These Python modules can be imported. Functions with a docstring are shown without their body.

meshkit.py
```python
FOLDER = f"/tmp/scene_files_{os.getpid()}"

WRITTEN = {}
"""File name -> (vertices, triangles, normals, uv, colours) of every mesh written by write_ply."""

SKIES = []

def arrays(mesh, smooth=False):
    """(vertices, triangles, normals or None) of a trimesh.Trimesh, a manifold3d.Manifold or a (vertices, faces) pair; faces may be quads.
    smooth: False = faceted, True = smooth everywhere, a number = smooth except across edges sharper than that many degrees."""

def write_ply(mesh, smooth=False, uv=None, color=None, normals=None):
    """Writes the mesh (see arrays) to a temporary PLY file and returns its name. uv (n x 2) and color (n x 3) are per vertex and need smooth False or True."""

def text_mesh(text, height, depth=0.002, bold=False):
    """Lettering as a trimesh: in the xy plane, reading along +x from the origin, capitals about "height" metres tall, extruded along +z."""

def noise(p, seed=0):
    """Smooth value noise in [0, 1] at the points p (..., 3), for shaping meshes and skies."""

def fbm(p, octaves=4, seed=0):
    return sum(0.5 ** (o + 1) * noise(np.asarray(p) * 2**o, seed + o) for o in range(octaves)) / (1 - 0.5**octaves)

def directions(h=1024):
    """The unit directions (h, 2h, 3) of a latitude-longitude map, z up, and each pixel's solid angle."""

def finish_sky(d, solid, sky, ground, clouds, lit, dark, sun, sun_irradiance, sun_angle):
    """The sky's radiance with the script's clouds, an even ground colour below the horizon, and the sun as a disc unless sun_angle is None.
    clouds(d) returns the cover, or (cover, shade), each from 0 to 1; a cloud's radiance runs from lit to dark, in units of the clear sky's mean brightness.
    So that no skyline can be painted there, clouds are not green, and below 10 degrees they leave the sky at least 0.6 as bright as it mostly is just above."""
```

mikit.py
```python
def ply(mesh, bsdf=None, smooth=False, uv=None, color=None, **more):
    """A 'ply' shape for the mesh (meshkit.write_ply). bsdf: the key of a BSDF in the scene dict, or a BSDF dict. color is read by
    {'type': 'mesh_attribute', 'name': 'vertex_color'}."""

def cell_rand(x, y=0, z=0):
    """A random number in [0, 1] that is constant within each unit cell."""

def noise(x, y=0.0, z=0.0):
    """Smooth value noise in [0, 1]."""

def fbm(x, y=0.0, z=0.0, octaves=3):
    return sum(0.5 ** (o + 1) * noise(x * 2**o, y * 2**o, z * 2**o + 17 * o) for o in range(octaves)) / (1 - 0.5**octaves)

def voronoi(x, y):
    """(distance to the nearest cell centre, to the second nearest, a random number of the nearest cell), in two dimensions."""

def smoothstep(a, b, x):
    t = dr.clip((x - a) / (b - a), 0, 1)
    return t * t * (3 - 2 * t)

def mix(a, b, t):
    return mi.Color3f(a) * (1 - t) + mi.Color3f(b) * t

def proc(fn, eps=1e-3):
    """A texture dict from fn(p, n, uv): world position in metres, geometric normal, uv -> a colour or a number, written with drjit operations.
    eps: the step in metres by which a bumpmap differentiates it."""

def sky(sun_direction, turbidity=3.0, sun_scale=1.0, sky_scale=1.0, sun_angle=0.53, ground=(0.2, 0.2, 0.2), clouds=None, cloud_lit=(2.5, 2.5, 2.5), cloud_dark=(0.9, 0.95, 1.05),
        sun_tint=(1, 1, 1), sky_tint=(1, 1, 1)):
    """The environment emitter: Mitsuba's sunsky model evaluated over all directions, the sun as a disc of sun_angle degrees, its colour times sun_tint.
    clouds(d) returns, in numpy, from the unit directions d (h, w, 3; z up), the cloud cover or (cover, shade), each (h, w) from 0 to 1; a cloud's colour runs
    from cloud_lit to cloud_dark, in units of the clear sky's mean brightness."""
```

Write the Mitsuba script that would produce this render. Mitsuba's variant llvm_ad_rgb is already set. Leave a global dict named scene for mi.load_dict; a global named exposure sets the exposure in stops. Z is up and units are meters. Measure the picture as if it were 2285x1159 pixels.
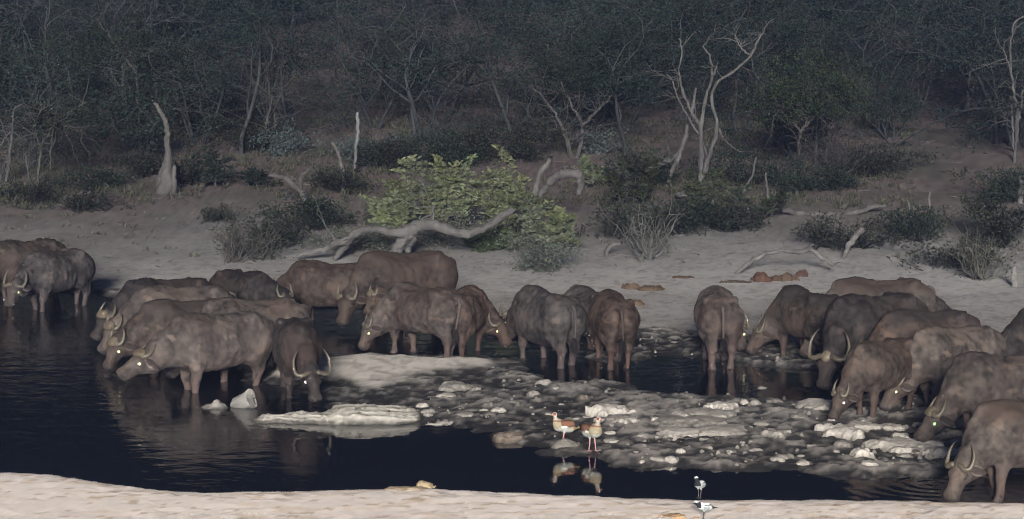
import math, numpy as np, trimesh, shapely, drjit as dr, mitsuba as mi, mikit, meshkit
from scipy.interpolate import PchipInterpolator
T = mi.ScalarTransform4f
scene, labels = {}, {}

# ---------------------------------------------------------------- camera, light, exposure
CAM_H, FOCAL, W0, H0 = 8.0, 6000.0, 2285.0, 1159.0      # viewing deck 8 m above the water, long lens
PITCH = math.atan(662 / FOCAL)
scene['camera'] = {'type': 'perspective', 'fov': math.degrees(2 * math.atan(W0 / 2 / FOCAL)), 'fov_axis': 'x',
                   'near_clip': 1.0, 'far_clip': 2000.0,
                   'to_world': T().look_at(origin=[0, 0, CAM_H], target=[0, math.cos(PITCH), CAM_H - math.sin(PITCH)], up=[0, 0, 1]),
                   'medium': {'type': 'ref', 'id': 'haze_air'}}
SUN_EL, SUN_AZ = math.radians(12.5), math.radians(-1.5)   # low light from behind the camera
scene['sky'] = mikit.sky([math.sin(SUN_AZ) * math.cos(SUN_EL), -math.cos(SUN_AZ) * math.cos(SUN_EL), math.sin(SUN_EL)], turbidity=3,
                         sun_scale=1.0, sky_scale=0.002, sun_angle=9, sun_tint=(0.855, 1.045, 1.68), sky_tint=(0.8, 0.95, 1.25), ground=(0.1, 0.1, 0.1))
exposure = 4.72
HAZE = (0.0088, 0.0076, 0.0062)                          # extinction per metre: absorbing air stands in for lamp fall-off and blues the distance

# ---------------------------------------------------------------- helpers
def ray(px, py):
    a, b = (px - W0 / 2) / FOCAL, (H0 / 2 - py) / FOCAL
    c, s = math.cos(PITCH), math.sin(PITCH)
    return np.array([a, c + b * s, -s + b * c])
def at_z(px, py, z=0.0):
    r = ray(px, py); t = (z - CAM_H) / r[2]
    return r[0] * t, r[1] * t
def at_y(px, py, y):
    r = ray(px, py); t = y / r[1]
    return np.array([r[0] * t, y, CAM_H + r[2] * t])
def sat(x): return np.clip(x, 0, 1)
def sst(a, b, x):
    t = sat((x - a) / (b - a)); return t * t * (3 - 2 * t)
def fb(p, s, octaves=4, seed=0): return meshkit.fbm(np.asarray(p, float) * s, octaves, seed)
COUNT = {}
def numbered(name):
    n = COUNT.get(name, 0); COUNT[name] = n + 1
    return name if n == 0 else f'{name}_{n:03d}'
def lab(key, label=None, cat=None, group=None, kind=None):
    d = {k: v for k, v in (('label', label), ('category', cat), ('group', group), ('kind', kind)) if v}
    if d: labels[key] = d
    return key
def part(parent, name, mesh, bsdf, color=None, smooth=True, kind=None):
    key = numbered(parent + '__' + name)
    scene[key] = mikit.ply(mesh, bsdf, smooth=smooth, color=color)
    if kind: labels[key] = {'kind': kind}
    return key
def single(name, mesh, bsdf, color=None, smooth=True, **k):
    key = numbered(name)
    scene[key] = mikit.ply(mesh, bsdf, smooth=smooth, color=color)
    return lab(key, **k)
def flat_color(n, c): return np.tile(np.asarray(c, float), (n, 1))

def tube(points, radii, sides=7, cap=True):
    p = np.asarray(points, float); r = np.broadcast_to(np.asarray(radii, float), (len(p),))
    t = np.gradient(p, axis=0); t /= np.linalg.norm(t, axis=1, keepdims=True) + 1e-12
    a = np.cross(t[0], [0, 0, 1.0] if abs(t[0, 2]) < 0.9 else [1.0, 0, 0]); A = []
    for k in t:
        a = a - k * (a @ k); a /= np.linalg.norm(a) + 1e-12; A.append(a)
    A = np.array(A); B = np.cross(t, A)
    ang = np.arange(sides) * 2 * np.pi / sides
    v = p[:, None] + r[:, None, None] * (np.cos(ang)[None, :, None] * A[:, None] + np.sin(ang)[None, :, None] * B[:, None])
    n = len(p)
    i, j = np.meshgrid(np.arange(n - 1), np.arange(sides), indexing='ij')
    q = np.stack([i * sides + j, i * sides + (j + 1) % sides, (i + 1) * sides + (j + 1) % sides, (i + 1) * sides + j], -1).reshape(-1, 4)
    f = np.vstack([q[:, [0, 1, 2]], q[:, [0, 2, 3]]]); v = v.reshape(-1, 3)
    if cap:
        v = np.vstack([v, p[:1], p[-1:]]); j = np.arange(sides)
        f = np.vstack([f, np.stack([j * 0 + n * sides, (j + 1) % sides, j], 1),
                       np.stack([j * 0 + n * sides + 1, (n - 1) * sides + j, (n - 1) * sides + (j + 1) % sides], 1)])
    return v, f
def join(ms):
    o, V, F = 0, [], []
    for v, f in ms:
        V.append(v); F.append(f + o); o += len(v)
    return np.vstack(V), np.vstack(F)
def curve(pts, n=12):
    p = np.asarray(pts, float); u = np.concatenate([[0], np.cumsum(np.linalg.norm(np.diff(p, axis=0), axis=1) + 1e-9)])
    return PchipInterpolator(u, p)(np.linspace(0, u[-1], n))

def surface_nets(F, lo, h):
    """Mesh of the zero level of the sampled field F (negative inside)."""
    s = F < 0
    nx, ny, nz = F.shape
    c = sum(s[i:nx - 1 + i, j:ny - 1 + j, k:nz - 1 + k].astype(np.int8) for i in (0, 1) for j in (0, 1) for k in (0, 1))
    cells = np.argwhere((c > 0) & (c < 8))
    idx = np.full((nx - 1, ny - 1, nz - 1), -1); idx[tuple(cells.T)] = np.arange(len(cells))
    acc, cnt = np.zeros((len(cells), 3)), np.zeros(len(cells))
    corners = [np.array([i, j, k]) for i in (0, 1) for j in (0, 1) for k in (0, 1)]
    for a in corners:
        for ax in range(3):
            if a[ax] == 0:
                b = a.copy(); b[ax] = 1
                fa, fb_ = F[tuple((cells + a).T)], F[tuple((cells + b).T)]
                m = (fa < 0) != (fb_ < 0)
                t = np.where(m, fa / np.where(m, fa - fb_, 1), 0)
                acc[m] += (a + t[:, None] * (b - a))[m]; cnt[m] += 1
    v = np.asarray(lo) + h * (cells + acc / cnt[:, None])
    faces = []
    for ax in range(3):
        o1, o2 = (ax + 1) % 3, (ax + 2) % 3
        sl0 = [slice(1, -1)] * 3; sl1 = [slice(1, -1)] * 3
        sl0[ax] = slice(0, -1); sl1[ax] = slice(1, None)
        A, B = s[tuple(sl0)], s[tuple(sl1)]
        for flip, m in ((False, A & ~B), (True, ~A & B)):
            e = np.argwhere(m); off = np.array([1, 1, 1]); off[ax] = 0; e = e + off
            q = []
            for d1, d2 in ((1, 1), (0, 1), (0, 0), (1, 0)):
                cc = e.copy(); cc[:, o1] -= d1; cc[:, o2] -= d2
                q.append(idx[tuple(cc.T)])
            q = np.stack(q, 1)
            faces.append(q[:, ::-1] if flip else q)
    q = np.vstack(faces)
    return v, np.vstack([q[:, [0, 1, 2]], q[:, [0, 2, 3]]])

class Field:
    """A signed distance field on a grid; every primitive is evaluated only in its own box."""
    def __init__(self, lo, hi, h):
        self.lo, self.h = np.asarray(lo, float), h
        self.ax = [np.arange(l, u + h, h).astype(np.float32) for l, u in zip(lo, hi)]
        self.D = np.full([len(a) for a in self.ax], 1.0, np.float32)
    def box(self, lo, hi):
        s = []
        for a, l, u in zip(self.ax, lo, hi):
            i, j = np.searchsorted(a, [l, u]); s.append(slice(max(i - 1, 0), min(j + 1, len(a))))
        X, Y, Z = (a[q] for a, q in zip(self.ax, s))
        return tuple(s), (X[:, None, None], Y[None, :, None], Z[None, None, :])
    def put(self, sl, d, k, sub=False):
        a = self.D[sl]
        if sub:
            d = -d; h = sat(0.5 - 0.5 * (d - a) / k); self.D[sl] = d * (1 - h) + a * h + k * h * (1 - h)
            return
        h = sat(0.5 + 0.5 * (d - a) / k)
        self.D[sl] = d * (1 - h) + a * h - k * h * (1 - h)
    def cone(self, a, b, ra, rb, k=0.05, sub=False):
        a, b = np.asarray(a, np.float32), np.asarray(b, np.float32)
        m = max(ra, rb) + k + 0.03
        sl, P = self.box(np.minimum(a, b) - m, np.maximum(a, b) + m)
        if 0 in self.D[sl].shape: return
        ba = b - a; q = float(ba @ ba) + 1e-9
        t = sat(sum((P[i] - a[i]) * ba[i] for i in range(3)) / q)
        d = np.sqrt(sum((P[i] - a[i] - t * ba[i]) ** 2 for i in range(3))) - (ra + (rb - ra) * t)
        self.put(sl, d.astype(np.float32), k, sub)
    def ball(self, c, r, k=0.05, sub=False):
        """ellipsoid with radii r"""
        c, r = np.asarray(c, np.float32), np.broadcast_to(np.asarray(r, np.float32), (3,))
        m = r.max() + k + 0.03
        sl, P = self.box(c - m, c + m)
        if 0 in self.D[sl].shape: return
        d = (np.sqrt(sum(((P[i] - c[i]) / r[i]) ** 2 for i in range(3))) - 1) * r.min()
        self.put(sl, d.astype(np.float32), k, sub)
    def mesh(self): return surface_nets(self.D, self.lo, self.h)

# ---------------------------------------------------------------- materials
VC = {'type': 'mesh_attribute', 'name': 'vertex_color'}
def two(b): return {'type': 'twosided', 'bsdf': b}
scene['hide'] = two({'type': 'bumpmap', 'bump': mikit.proc(lambda p, n, uv: mikit.fbm(p.x * 24, p.y * 24, p.z * 15, 4), eps=0.003), 'scale': 0.022,
                     'bsdf': {'type': 'principled', 'base_color': VC, 'roughness': 0.72, 'specular': 0.15}})
scene['matte'] = two({'type': 'diffuse', 'reflectance': VC})
scene['bark'] = two({'type': 'bumpmap', 'bump': mikit.proc(lambda p, n, uv: mikit.fbm(p.x * 22, p.y * 22, p.z * 7, 3), eps=0.004), 'scale': 0.045,
                     'bsdf': {'type': 'diffuse', 'reflectance': VC}})
scene['horn'] = two({'type': 'principled', 'base_color': VC, 'roughness': 0.45, 'specular': 0.4})
scene['eye_glass'] = {'type': 'principled', 'base_color': VC, 'roughness': 0.15, 'specular': 0.5}
scene['stone'] = two({'type': 'bumpmap', 'bump': mikit.proc(lambda p, n, uv: mikit.fbm(p.x * 18, p.y * 18, p.z * 18, 4), eps=0.004), 'scale': 0.02,
                      'bsdf': {'type': 'diffuse', 'reflectance': VC}})
scene['soil'] = two({'type': 'bumpmap', 'bump': mikit.proc(lambda p, n, uv: mikit.fbm(p.x * 7, p.y * 7, 0, 4), eps=0.01), 'scale': 0.03,
                     'bsdf': {'type': 'principled', 'base_color': VC, 'specular': 0.3,
                              'roughness': mikit.proc(lambda p, n, uv: 0.32 + 0.6 * mikit.smoothstep(0.01, 0.09, p.z))}})
RINGS = [(6.55, 40.9, 1.0), (-3.75, 47.9, .7), (-6.9, 51.6, .9), (-9.9, 61.5, .8), (7.2, 40.0, .6)]      # where muzzles and legs disturb the water
def rings(p):
    o = 0.0
    for a, b, k in RINGS:
        r = dr.sqrt((p.x - a) ** 2 + (p.y - b) ** 2); o = o + k * 0.5 * dr.sin(r * 21) * dr.exp(-r * 1.3)
    return o
scene['pond'] = two({'type': 'bumpmap', 'scale': 0.008,
                     'bump': mikit.proc(lambda p, n, uv: (mikit.fbm(p.x * 1.6, p.y * 3.0, 0, 3) + 0.25 * mikit.noise(p.x * 7, p.y * 13)) *
                                        (0.25 + mikit.smoothstep(-1.0, -7.0, p.x) + 0.8 * mikit.smoothstep(46, 51, p.y)) + rings(p), eps=0.01),
                     'bsdf': {'type': 'principled', 'base_color': {'type': 'rgb', 'value': [0.004, 0.0045, 0.006]}, 'roughness': 0.03, 'eta': 1.36}})

# ---------------------------------------------------------------- ground and water
def poly(pts, z=0.0): return shapely.Polygon([at_z(x, y, z) for x, y in pts])
def line(pts, z=0.0):
    p = np.array([at_z(x, y, z) for x, y in pts]); o = np.argsort(p[:, 0]); return p[o]
NEAR = line([(-900, 1046), (-300, 1048), (0, 1050), (100, 1055), (200, 1071), (300, 1086), (400, 1095), (480, 1097), (600, 1094), (700, 1093), (850, 1089), (975, 1089), (1100, 1097),
             (1300, 1104), (1450, 1111), (1600, 1113), (1750, 1111), (2000, 1113), (2285, 1118), (2700, 1125), (3200, 1125)], 0.05)
FAR = line([(-900, 640), (-300, 650), (0, 654), (200, 655), (300, 661), (450, 672), (640, 688), (800, 694), (950, 715), (1080, 735), (1200, 742), (1420, 739), (1530, 744),
            (1700, 760), (1850, 800), (1980, 840), (2285, 880), (2700, 900), (3200, 900)])
MOUND = poly([(520, 850), (560, 822), (640, 800), (760, 791), (900, 793), (1050, 796), (1150, 806), (1180, 825), (1060, 845), (960, 850), (900, 885), (800, 890), (730, 872), (640, 862)])
MUD = poly([(672, 872), (740, 866), (900, 850), (1060, 825), (1110, 812), (1180, 832), (1300, 850), (1420, 862), (1560, 884), (1700, 893), (1860, 897), (1940, 870), (2060, 850), (2300, 880), (3000, 890),
            (3000, 1050), (2400, 1035), (2250, 1040), (2130, 1038), (2060, 1056), (1960, 1062), (1800, 1057), (1600, 1048), (1450, 1038), (1330, 1030), (1235, 1026), (1190, 995), (1110, 966), (960, 948), (900, 940), (800, 930), (700, 908)])
STRIP = poly([(1090, 742), (1140, 728), (1500, 730), (1750, 745), (2000, 800), (2300, 850), (3000, 870), (3000, 900), (2200, 900), (1950, 870), (1860, 838), (1760, 834), (1640, 818), (1540, 806), (1470, 800), (1390, 812), (1330, 806),
              (1290, 780), (1180, 768), (1120, 760)])
POOL = poly([(1380, 815), (1540, 800), (1640, 816), (1760, 832), (1870, 838), (1900, 862), (1860, 893), (1600, 880), (1440, 858), (1380, 840)])
RISE = PchipInterpolator([-50, 62, 70, 82, 100, 130, 200, 700], [0, 0, 0.15, 0.75, 1.7, 3.2, 6.6, 20])
def sdist(pg, x, y):
    pts = shapely.points(x, y)
    d = shapely.distance(pts, pg.exterior)
    return np.where(shapely.contains(pg, pts), d, -d)
def ground(x, y):
    """height, and the shares of (near sand, far sand, mound, mud) at x, y"""
    x, y = np.atleast_1d(np.asarray(x, float)), np.atleast_1d(np.asarray(y, float))
    p = np.stack([x, y * 0.8, 0 * x], -1)
    n1, n2, n3 = fb(p, 0.9, 4, 3) - 0.5, fb(p, 3.1, 3, 5) - 0.5, fb(p, 0.35, 3, 9) - 0.5
    sn = np.interp(x, NEAR[:, 0], NEAR[:, 1]) - y + 0.12 * n2
    sf = y - np.interp(x, FAR[:, 0], FAR[:, 1]) + 1.6 * n1 + 0.8 * n2
    near_box = (np.abs(x) < 32) & (y > 36) & (y < 72)
    sm, su, ss, sp = (np.full(x.shape, -9.0) for _ in range(4))
    for a, g in ((sm, MOUND), (su, MUD), (ss, STRIP), (sp, POOL)):
        a[near_box] = sdist(g, x[near_box], y[near_box])
    sm += 0.9 * n1 + 0.5 * n2; su += 1.5 * n1 + 0.9 * n2; ss += 1.6 * n1 + 0.9 * n2; sp += 1.0 * n1
    deep = lambda s, w: -0.34 * sst(0, w, -s)
    hn = np.where(sn > 0, 0.05 * sst(0, 0.10, sn) + 0.05 * sst(0, 0.8, sn) + 0.04 * n3 + 0.02 * n2 - 0.028 * sst(0.58, 0.68, fb(p, 4.2, 2, 83)) * sst(0.1, 0.4, sn), deep(sn, 0.7))
    hf = np.where(sf > 0, 0.05 * sst(0, 0.6, sf) + RISE(y) + sst(70, 90, y) * (0.5 * n3 + 0.22 * n1) + 0.05 * n1, deep(sf, 1.5))
    hm = np.where(sm > 0, 0.03 + 0.20 * sst(0, 2.2, sm) + 0.05 * n1 + 0.03 * n2, deep(sm, 0.9))
    rough = 0.13 * n1 + 0.075 * n2 + 0.075 * (fb(p, 7, 3, 21) - 0.5) + 0.06 * n3
    tr = rough / 0.034; rough = 0.034 * (np.floor(tr) + sst(0.3, 0.7, tr - np.floor(tr))) + 0.035 * (fb(p, 11, 2, 27) - 0.5)
    hu = np.where(su > 0, 0.035 * sst(0, 0.15, su) + sst(0, 0.6, su) * (0.022 + rough), deep(su, 1.3))
    hs = np.where(ss > 0, 0.03 * sst(0, 0.2, ss) + sst(0, 0.8, ss) * (0.02 + rough), deep(ss, 1.3))
    hu = np.where(sp > -0.3, np.minimum(hu, 0.3 * sst(0.3, -0.3, sp) - 0.28), hu); hs = np.where(sp > -0.3, np.minimum(hs, 0.3 * sst(0.3, -0.3, sp) - 0.28), hs)
    h = np.max([hn, hf, hm, hu, hs], 0)
    return h, (sn, sf, sm, su, ss), (n1, n2, n3)
def hgt(x, y): return float(ground(x, y)[0][0])
def grow(a, b, s0, s1):
    out, s = [a], s0
    while out[-1] < b: out.append(out[-1] + s); s = min(s * 1.06, s1)
    return out
gx = np.array(sorted(set([round(v, 4) for v in np.arange(-11.6, 11.61, 0.065)] + grow(11.65, 30, 0.09, 0.3) + grow(30.3, 420, 0.6, 25) +
                         [-v for v in grow(11.65, 30, 0.09, 0.3) + grow(30.3, 420, 0.6, 25)])))
gy = np.array(grow(-60, 34, 6, 6) [:-1] + list(np.arange(36.5, 46, 0.10)) + list(np.arange(46, 72, 0.13)) + grow(72, 140, 0.16, 0.6) + grow(141, 600, 1.0, 20))
GX, GY = np.meshgrid(gx, gy, indexing='ij')
hh, sds, ns = ground(GX.ravel(), GY.ravel())
def ground_color(x, y, h, sds, ns):
    sn, sf, sm, su, ss = sds; n1, n2, n3 = ns
    p = np.stack([x, y * 0.7, 0 * x], -1)
    spk = fb(p, 6.5, 3, 33); spot = fb(p, 1.3, 3, 40); grain = fb(p, 15, 2, 50)
    c = np.zeros((len(x), 3)) + [0.05, 0.047, 0.045]
    mix = lambda c, d, t: c * (1 - t[:, None]) + np.asarray(d) * t[:, None]
    wet, dry = np.array([0.030, 0.028, 0.028]), np.array([0.235, 0.21, 0.20])
    mud = mix(wet + 0 * c, dry * (0.6 + 0.8 * grain)[:, None], sst(0.01, 0.16, h + 0.26 * (spk - 0.5)))
    c = mud.copy()
    mound = mix(np.array([0.40, 0.36, 0.33]) * (0.85 + 0.3 * grain)[:, None], [0.13, 0.115, 0.11], sst(0.52, 0.62, spk) * (0.45 + 0.65 * sst(-0.5, 2.5, x)))
    c = mix(c, mound, sst(0.25, 0.7, sm + 0.6 * n1) * sst(0.05, 0.11, h))
    far = mix(np.array([0.285, 0.258, 0.247]) * (0.82 + 0.36 * grain)[:, None] * (0.9 + 0.2 * spot)[:, None], [0.16, 0.14, 0.135], sst(0.58, 0.66, spk) * 0.5)
    far = mix(far, [0.33, 0.31, 0.29], sst(0.6, 0.75, spot) * 0.4)
    far = far * (1.06 - 0.42 * sst(61, 77, y + 5 * n3 - 0.18 * np.clip(x, -12, 12)))[:, None]  # lamp fall-off painted into the sand: darker with distance
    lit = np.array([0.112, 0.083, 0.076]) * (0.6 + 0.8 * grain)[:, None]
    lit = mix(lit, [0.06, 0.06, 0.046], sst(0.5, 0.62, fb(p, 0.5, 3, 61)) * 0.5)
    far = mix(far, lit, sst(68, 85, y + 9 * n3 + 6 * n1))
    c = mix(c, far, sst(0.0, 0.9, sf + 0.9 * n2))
    nr = np.array([0.61, 0.54, 0.515]) * (0.92 + 0.16 * grain)[:, None]
    nr = mix(nr, [0.46, 0.34, 0.23], sst(0.63, 0.70, fb(np.stack([x, y * 2.2, 0 * x], -1), 2.1, 3, 70)) * 0.40)
    nr = mix(nr, [0.30, 0.22, 0.15], sst(0.74, 0.78, fb(np.stack([x, y * 2.2, 0 * x], -1), 4.5, 2, 75)) * 0.7)
    nr = mix(nr, [0.25, 0.22, 0.20], sst(0.05, -0.02, sn) * 0.8)
    c = mix(c, nr, sst(-0.05, 0.02, sn))
    c = mix(c, [0.05, 0.05, 0.035], sst(35.5, 33, y))  # ground out of view darkened so its bounce leaves the water black
    return c
nyg = len(gy)
gi, gj = np.meshgrid(np.arange(len(gx) - 1), np.arange(nyg - 1), indexing='ij')
quads = np.stack([gi * nyg + gj, (gi + 1) * nyg + gj, (gi + 1) * nyg + gj + 1, gi * nyg + gj + 1], -1).reshape(-1, 4)
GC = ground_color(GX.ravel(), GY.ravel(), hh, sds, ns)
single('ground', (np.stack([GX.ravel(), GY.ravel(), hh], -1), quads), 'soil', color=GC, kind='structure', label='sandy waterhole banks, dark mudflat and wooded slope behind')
WX, WY = np.meshgrid(np.linspace(-60, 60, 3), np.linspace(30, 78, 3), indexing='ij')
single('water', (np.stack([WX.ravel(), WY.ravel(), 0 * WX.ravel()], -1), np.array([[i * 3 + j, (i + 1) * 3 + j, (i + 1) * 3 + j + 1, i * 3 + j + 1] for i in (0, 1) for j in (0, 1)])),
       'pond', smooth=False, kind='structure', label='still black water of the waterhole')

# ---------------------------------------------------------------- buffalo
TORSO = np.array([  # x, top, bottom, half width
    [-1.10, 1.10, 1.02, .02], [-1.06, 1.21, .88, .13], [-.95, 1.31, .77, .24], [-.78, 1.39, .67, .335], [-.60, 1.435, .60, .375], [-.40, 1.405, .55, .40],
    [-.12, 1.385, .505, .435], [.15, 1.395, .50, .435], [.38, 1.435, .51, .385], [.55, 1.455, .54, .33], [.72, 1.42, .58, .27], [.86, 1.34, .66, .20], [.98, 1.22, .82, .09], [1.02, 1.08, .98, .02]])
TINTS = {k: tuple(q * c for c, q in zip(v, (1.0, .96, .97))) for k, v in {'grey': (.058, .052, .051), 'tan': (.074, .063, .058), 'dark': (.031, .027, .027), 'brown': (.053, .043, .038), 'red': (.058, .043, .037), 'mid': (.050, .042, .039)}.items()}

def rotz(v, a):
    c, s = math.cos(a), math.sin(a); v = np.asarray(v, float)
    return np.stack([v[..., 0] * c - v[..., 1] * s, v[..., 0] * s + v[..., 1] * c, v[..., 2]], -1)

def buffalo(px, py, yaw, label, s=1.0, mz=0.06, ha=-62, na=None, hyaw=0, twist=0, tint='grey', back=None, sink=0.2, legs=(0, 0, 0, 0), boss=0, horn=1.0, tail=0.0, seed=1,
            eyes=(1, 1), painted_shine=(.95, .95, .55), belly=0.0, hornless=False, z0=None):
    """px, py: pixel of the point on the waterline or ground under the belly. yaw: heading, 0 = right, 180 = left, 270 = towards the camera."""
    key = numbered('buffalo'); horn = horn * .86
    lab(key, label, 'buffalo', 'buffalo herd at the waterhole')
    rng = np.random.default_rng(seed)
    X, Y = at_z(px, py, 0.0)
    z0 = z0 if z0 is not None else -sink
    # ---- skeleton of neck and head
    n0 = np.array([.62, 0, 1.13]); hy = math.radians(hyaw); tw = math.radians(twist); hp = math.radians(ha)
    L_N, L_H = .78, .54
    if na is None:                      # lower the neck until the muzzle is mz above the feet's water
        target = (mz - z0) / s + .09
        na = math.degrees(math.asin(np.clip((target - n0[2] - (L_H) * math.sin(hp)) / L_N, -.95, .9)))
    a = math.radians(na)
    poll = n0 + rotz([L_N * math.cos(a), 0, L_N * math.sin(a)], hy)
    f = rotz([math.cos(hp), 0, math.sin(hp)], hy + tw); u = rotz([-math.sin(hp), 0, math.cos(hp)], hy + tw); w = np.cross(u, f)   # forward, crown, left
    H = lambda ff, uu, ww: poll + ff * f + uu * u + ww * w
    mid = (n0 + poll) / 2
    pts = np.array([poll, H(.6, 0, 0), n0, [-1.1, 0, 0]])
    lo = np.minimum(pts.min(0) - .24, [-1.25, -.60, -.02]); hi = np.maximum(pts.max(0) + .24, [1.05, .60, 1.58]); lo[2] = -.03
    F = Field(lo, hi, .027)
    Xg, Yg, Zg = F.ax[0][:, None, None], F.ax[1][None, :, None], F.ax[2][None, None, :]
    xc = np.clip(F.ax[0], -1.10, 1.02)
    top, bot, hw = (PchipInterpolator(TORSO[:, 0], TORSO[:, k])(xc).astype(np.float32)[:, None, None] for k in (1, 2, 3))
    bot = bot - belly * np.exp(-((Xg + .1) / .4) ** 2); hw = hw * (1 + belly * .6)
    cz, hz = (top + bot) / 2, (top - bot) / 2
    zz = (Zg - cz) / hz
    wf = hw * (1 - .16 * sat(zz) ** 1.5)      # narrower towards the spine
    q = (np.abs(Yg / wf) ** 2.2 + np.abs(zz) ** 2.2) ** (1 / 2.2)
    F.D = ((q - 1) * np.minimum(hw, hz) * .9 + np.abs(Xg - xc[:, None, None])).astype(np.float32)
    for sd in (-1, 1):
        F.ball((.50, sd * .25, 1.06), (.24, .12, .34), .12)           # shoulder
        F.ball((-.72, sd * .22, 1.02), (.27, .14, .33), .12)          # thigh
        F.ball((-.60, sd * .27, 1.36), .065, .10)                    # hip bone
        F.ball((-1.0, sd * .12, 1.20), .06, .09)                    # seat bone
        F.ball((-.36, sd * .50, 1.20), (.14, .10, .13), .12, sub=True)  # flank hollow
    F.ball((-.1, 0, 1.40), (.75, .035, .025), .08)
    F.ball((-1.06, 0, 1.0), (.10, .05, .25), .12, sub=True)
    F.ball((.5, 0, 1.42), (.25, .07, .05), .12)
    fl, fr, hl, hr = legs
    for sd, sw in ((1, fl), (-1, fr)):                               # front legs, sw = swing of the foot in metres
        e, k, t_, h_ = (.50, sd * .20, .70), (.535 + sw * .55, sd * .195, .41), (.515 + sw * .92, sd * .185, .11), (.55 + sw, sd * .185, .02)
        F.cone((.52, sd * .20, 1.0), e, .19, .125, .10); F.cone(e, k, .120, .075, .06); F.ball(k, (.075, .07, .09), .04)
        F.cone(k, t_, .064, .052, .03); F.cone(t_, h_, .062, .078, .03)
    for sd, sw in ((1, hl), (-1, hr)):
        st, hk, t_, h_ = (-.58 + sw * .2, sd * .23, .74), (-.86 + sw * .7, sd * .19, .47), (-.79 + sw * .95, sd * .185, .12), (-.74 + sw, sd * .185, .02)
        F.cone((-.76, sd * .18, 1.02), st, .24, .165, .10); F.cone(st, hk, .155, .080, .07); F.cone((-.95, sd * .16, .95), hk, .10, .065, .10); F.ball(hk, (.085, .06, .085), .04)
        F.cone(hk, t_, .068, .054, .04); F.cone(t_, h_, .062, .078, .03)
    F.cone((.42, 0, 1.27), mid + [0, 0, .07], .17, .15, .14); F.cone(mid + [0, 0, .07], poll, .15, .125, .10)
    thr = H(.14, -.13, 0)
    F.cone((.72, 0, .92), (mid + thr) / 2 - [0, 0, .10], .21, .155, .14); F.cone((mid + thr) / 2 - [0, 0, .10], thr, .155, .10, .10)
    F.cone(n0, mid, .25, .175, .14)
    F.cone(mid + [0, 0, -.13], (.75, 0, .80), .09, .12, .12)       # dewlap
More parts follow.
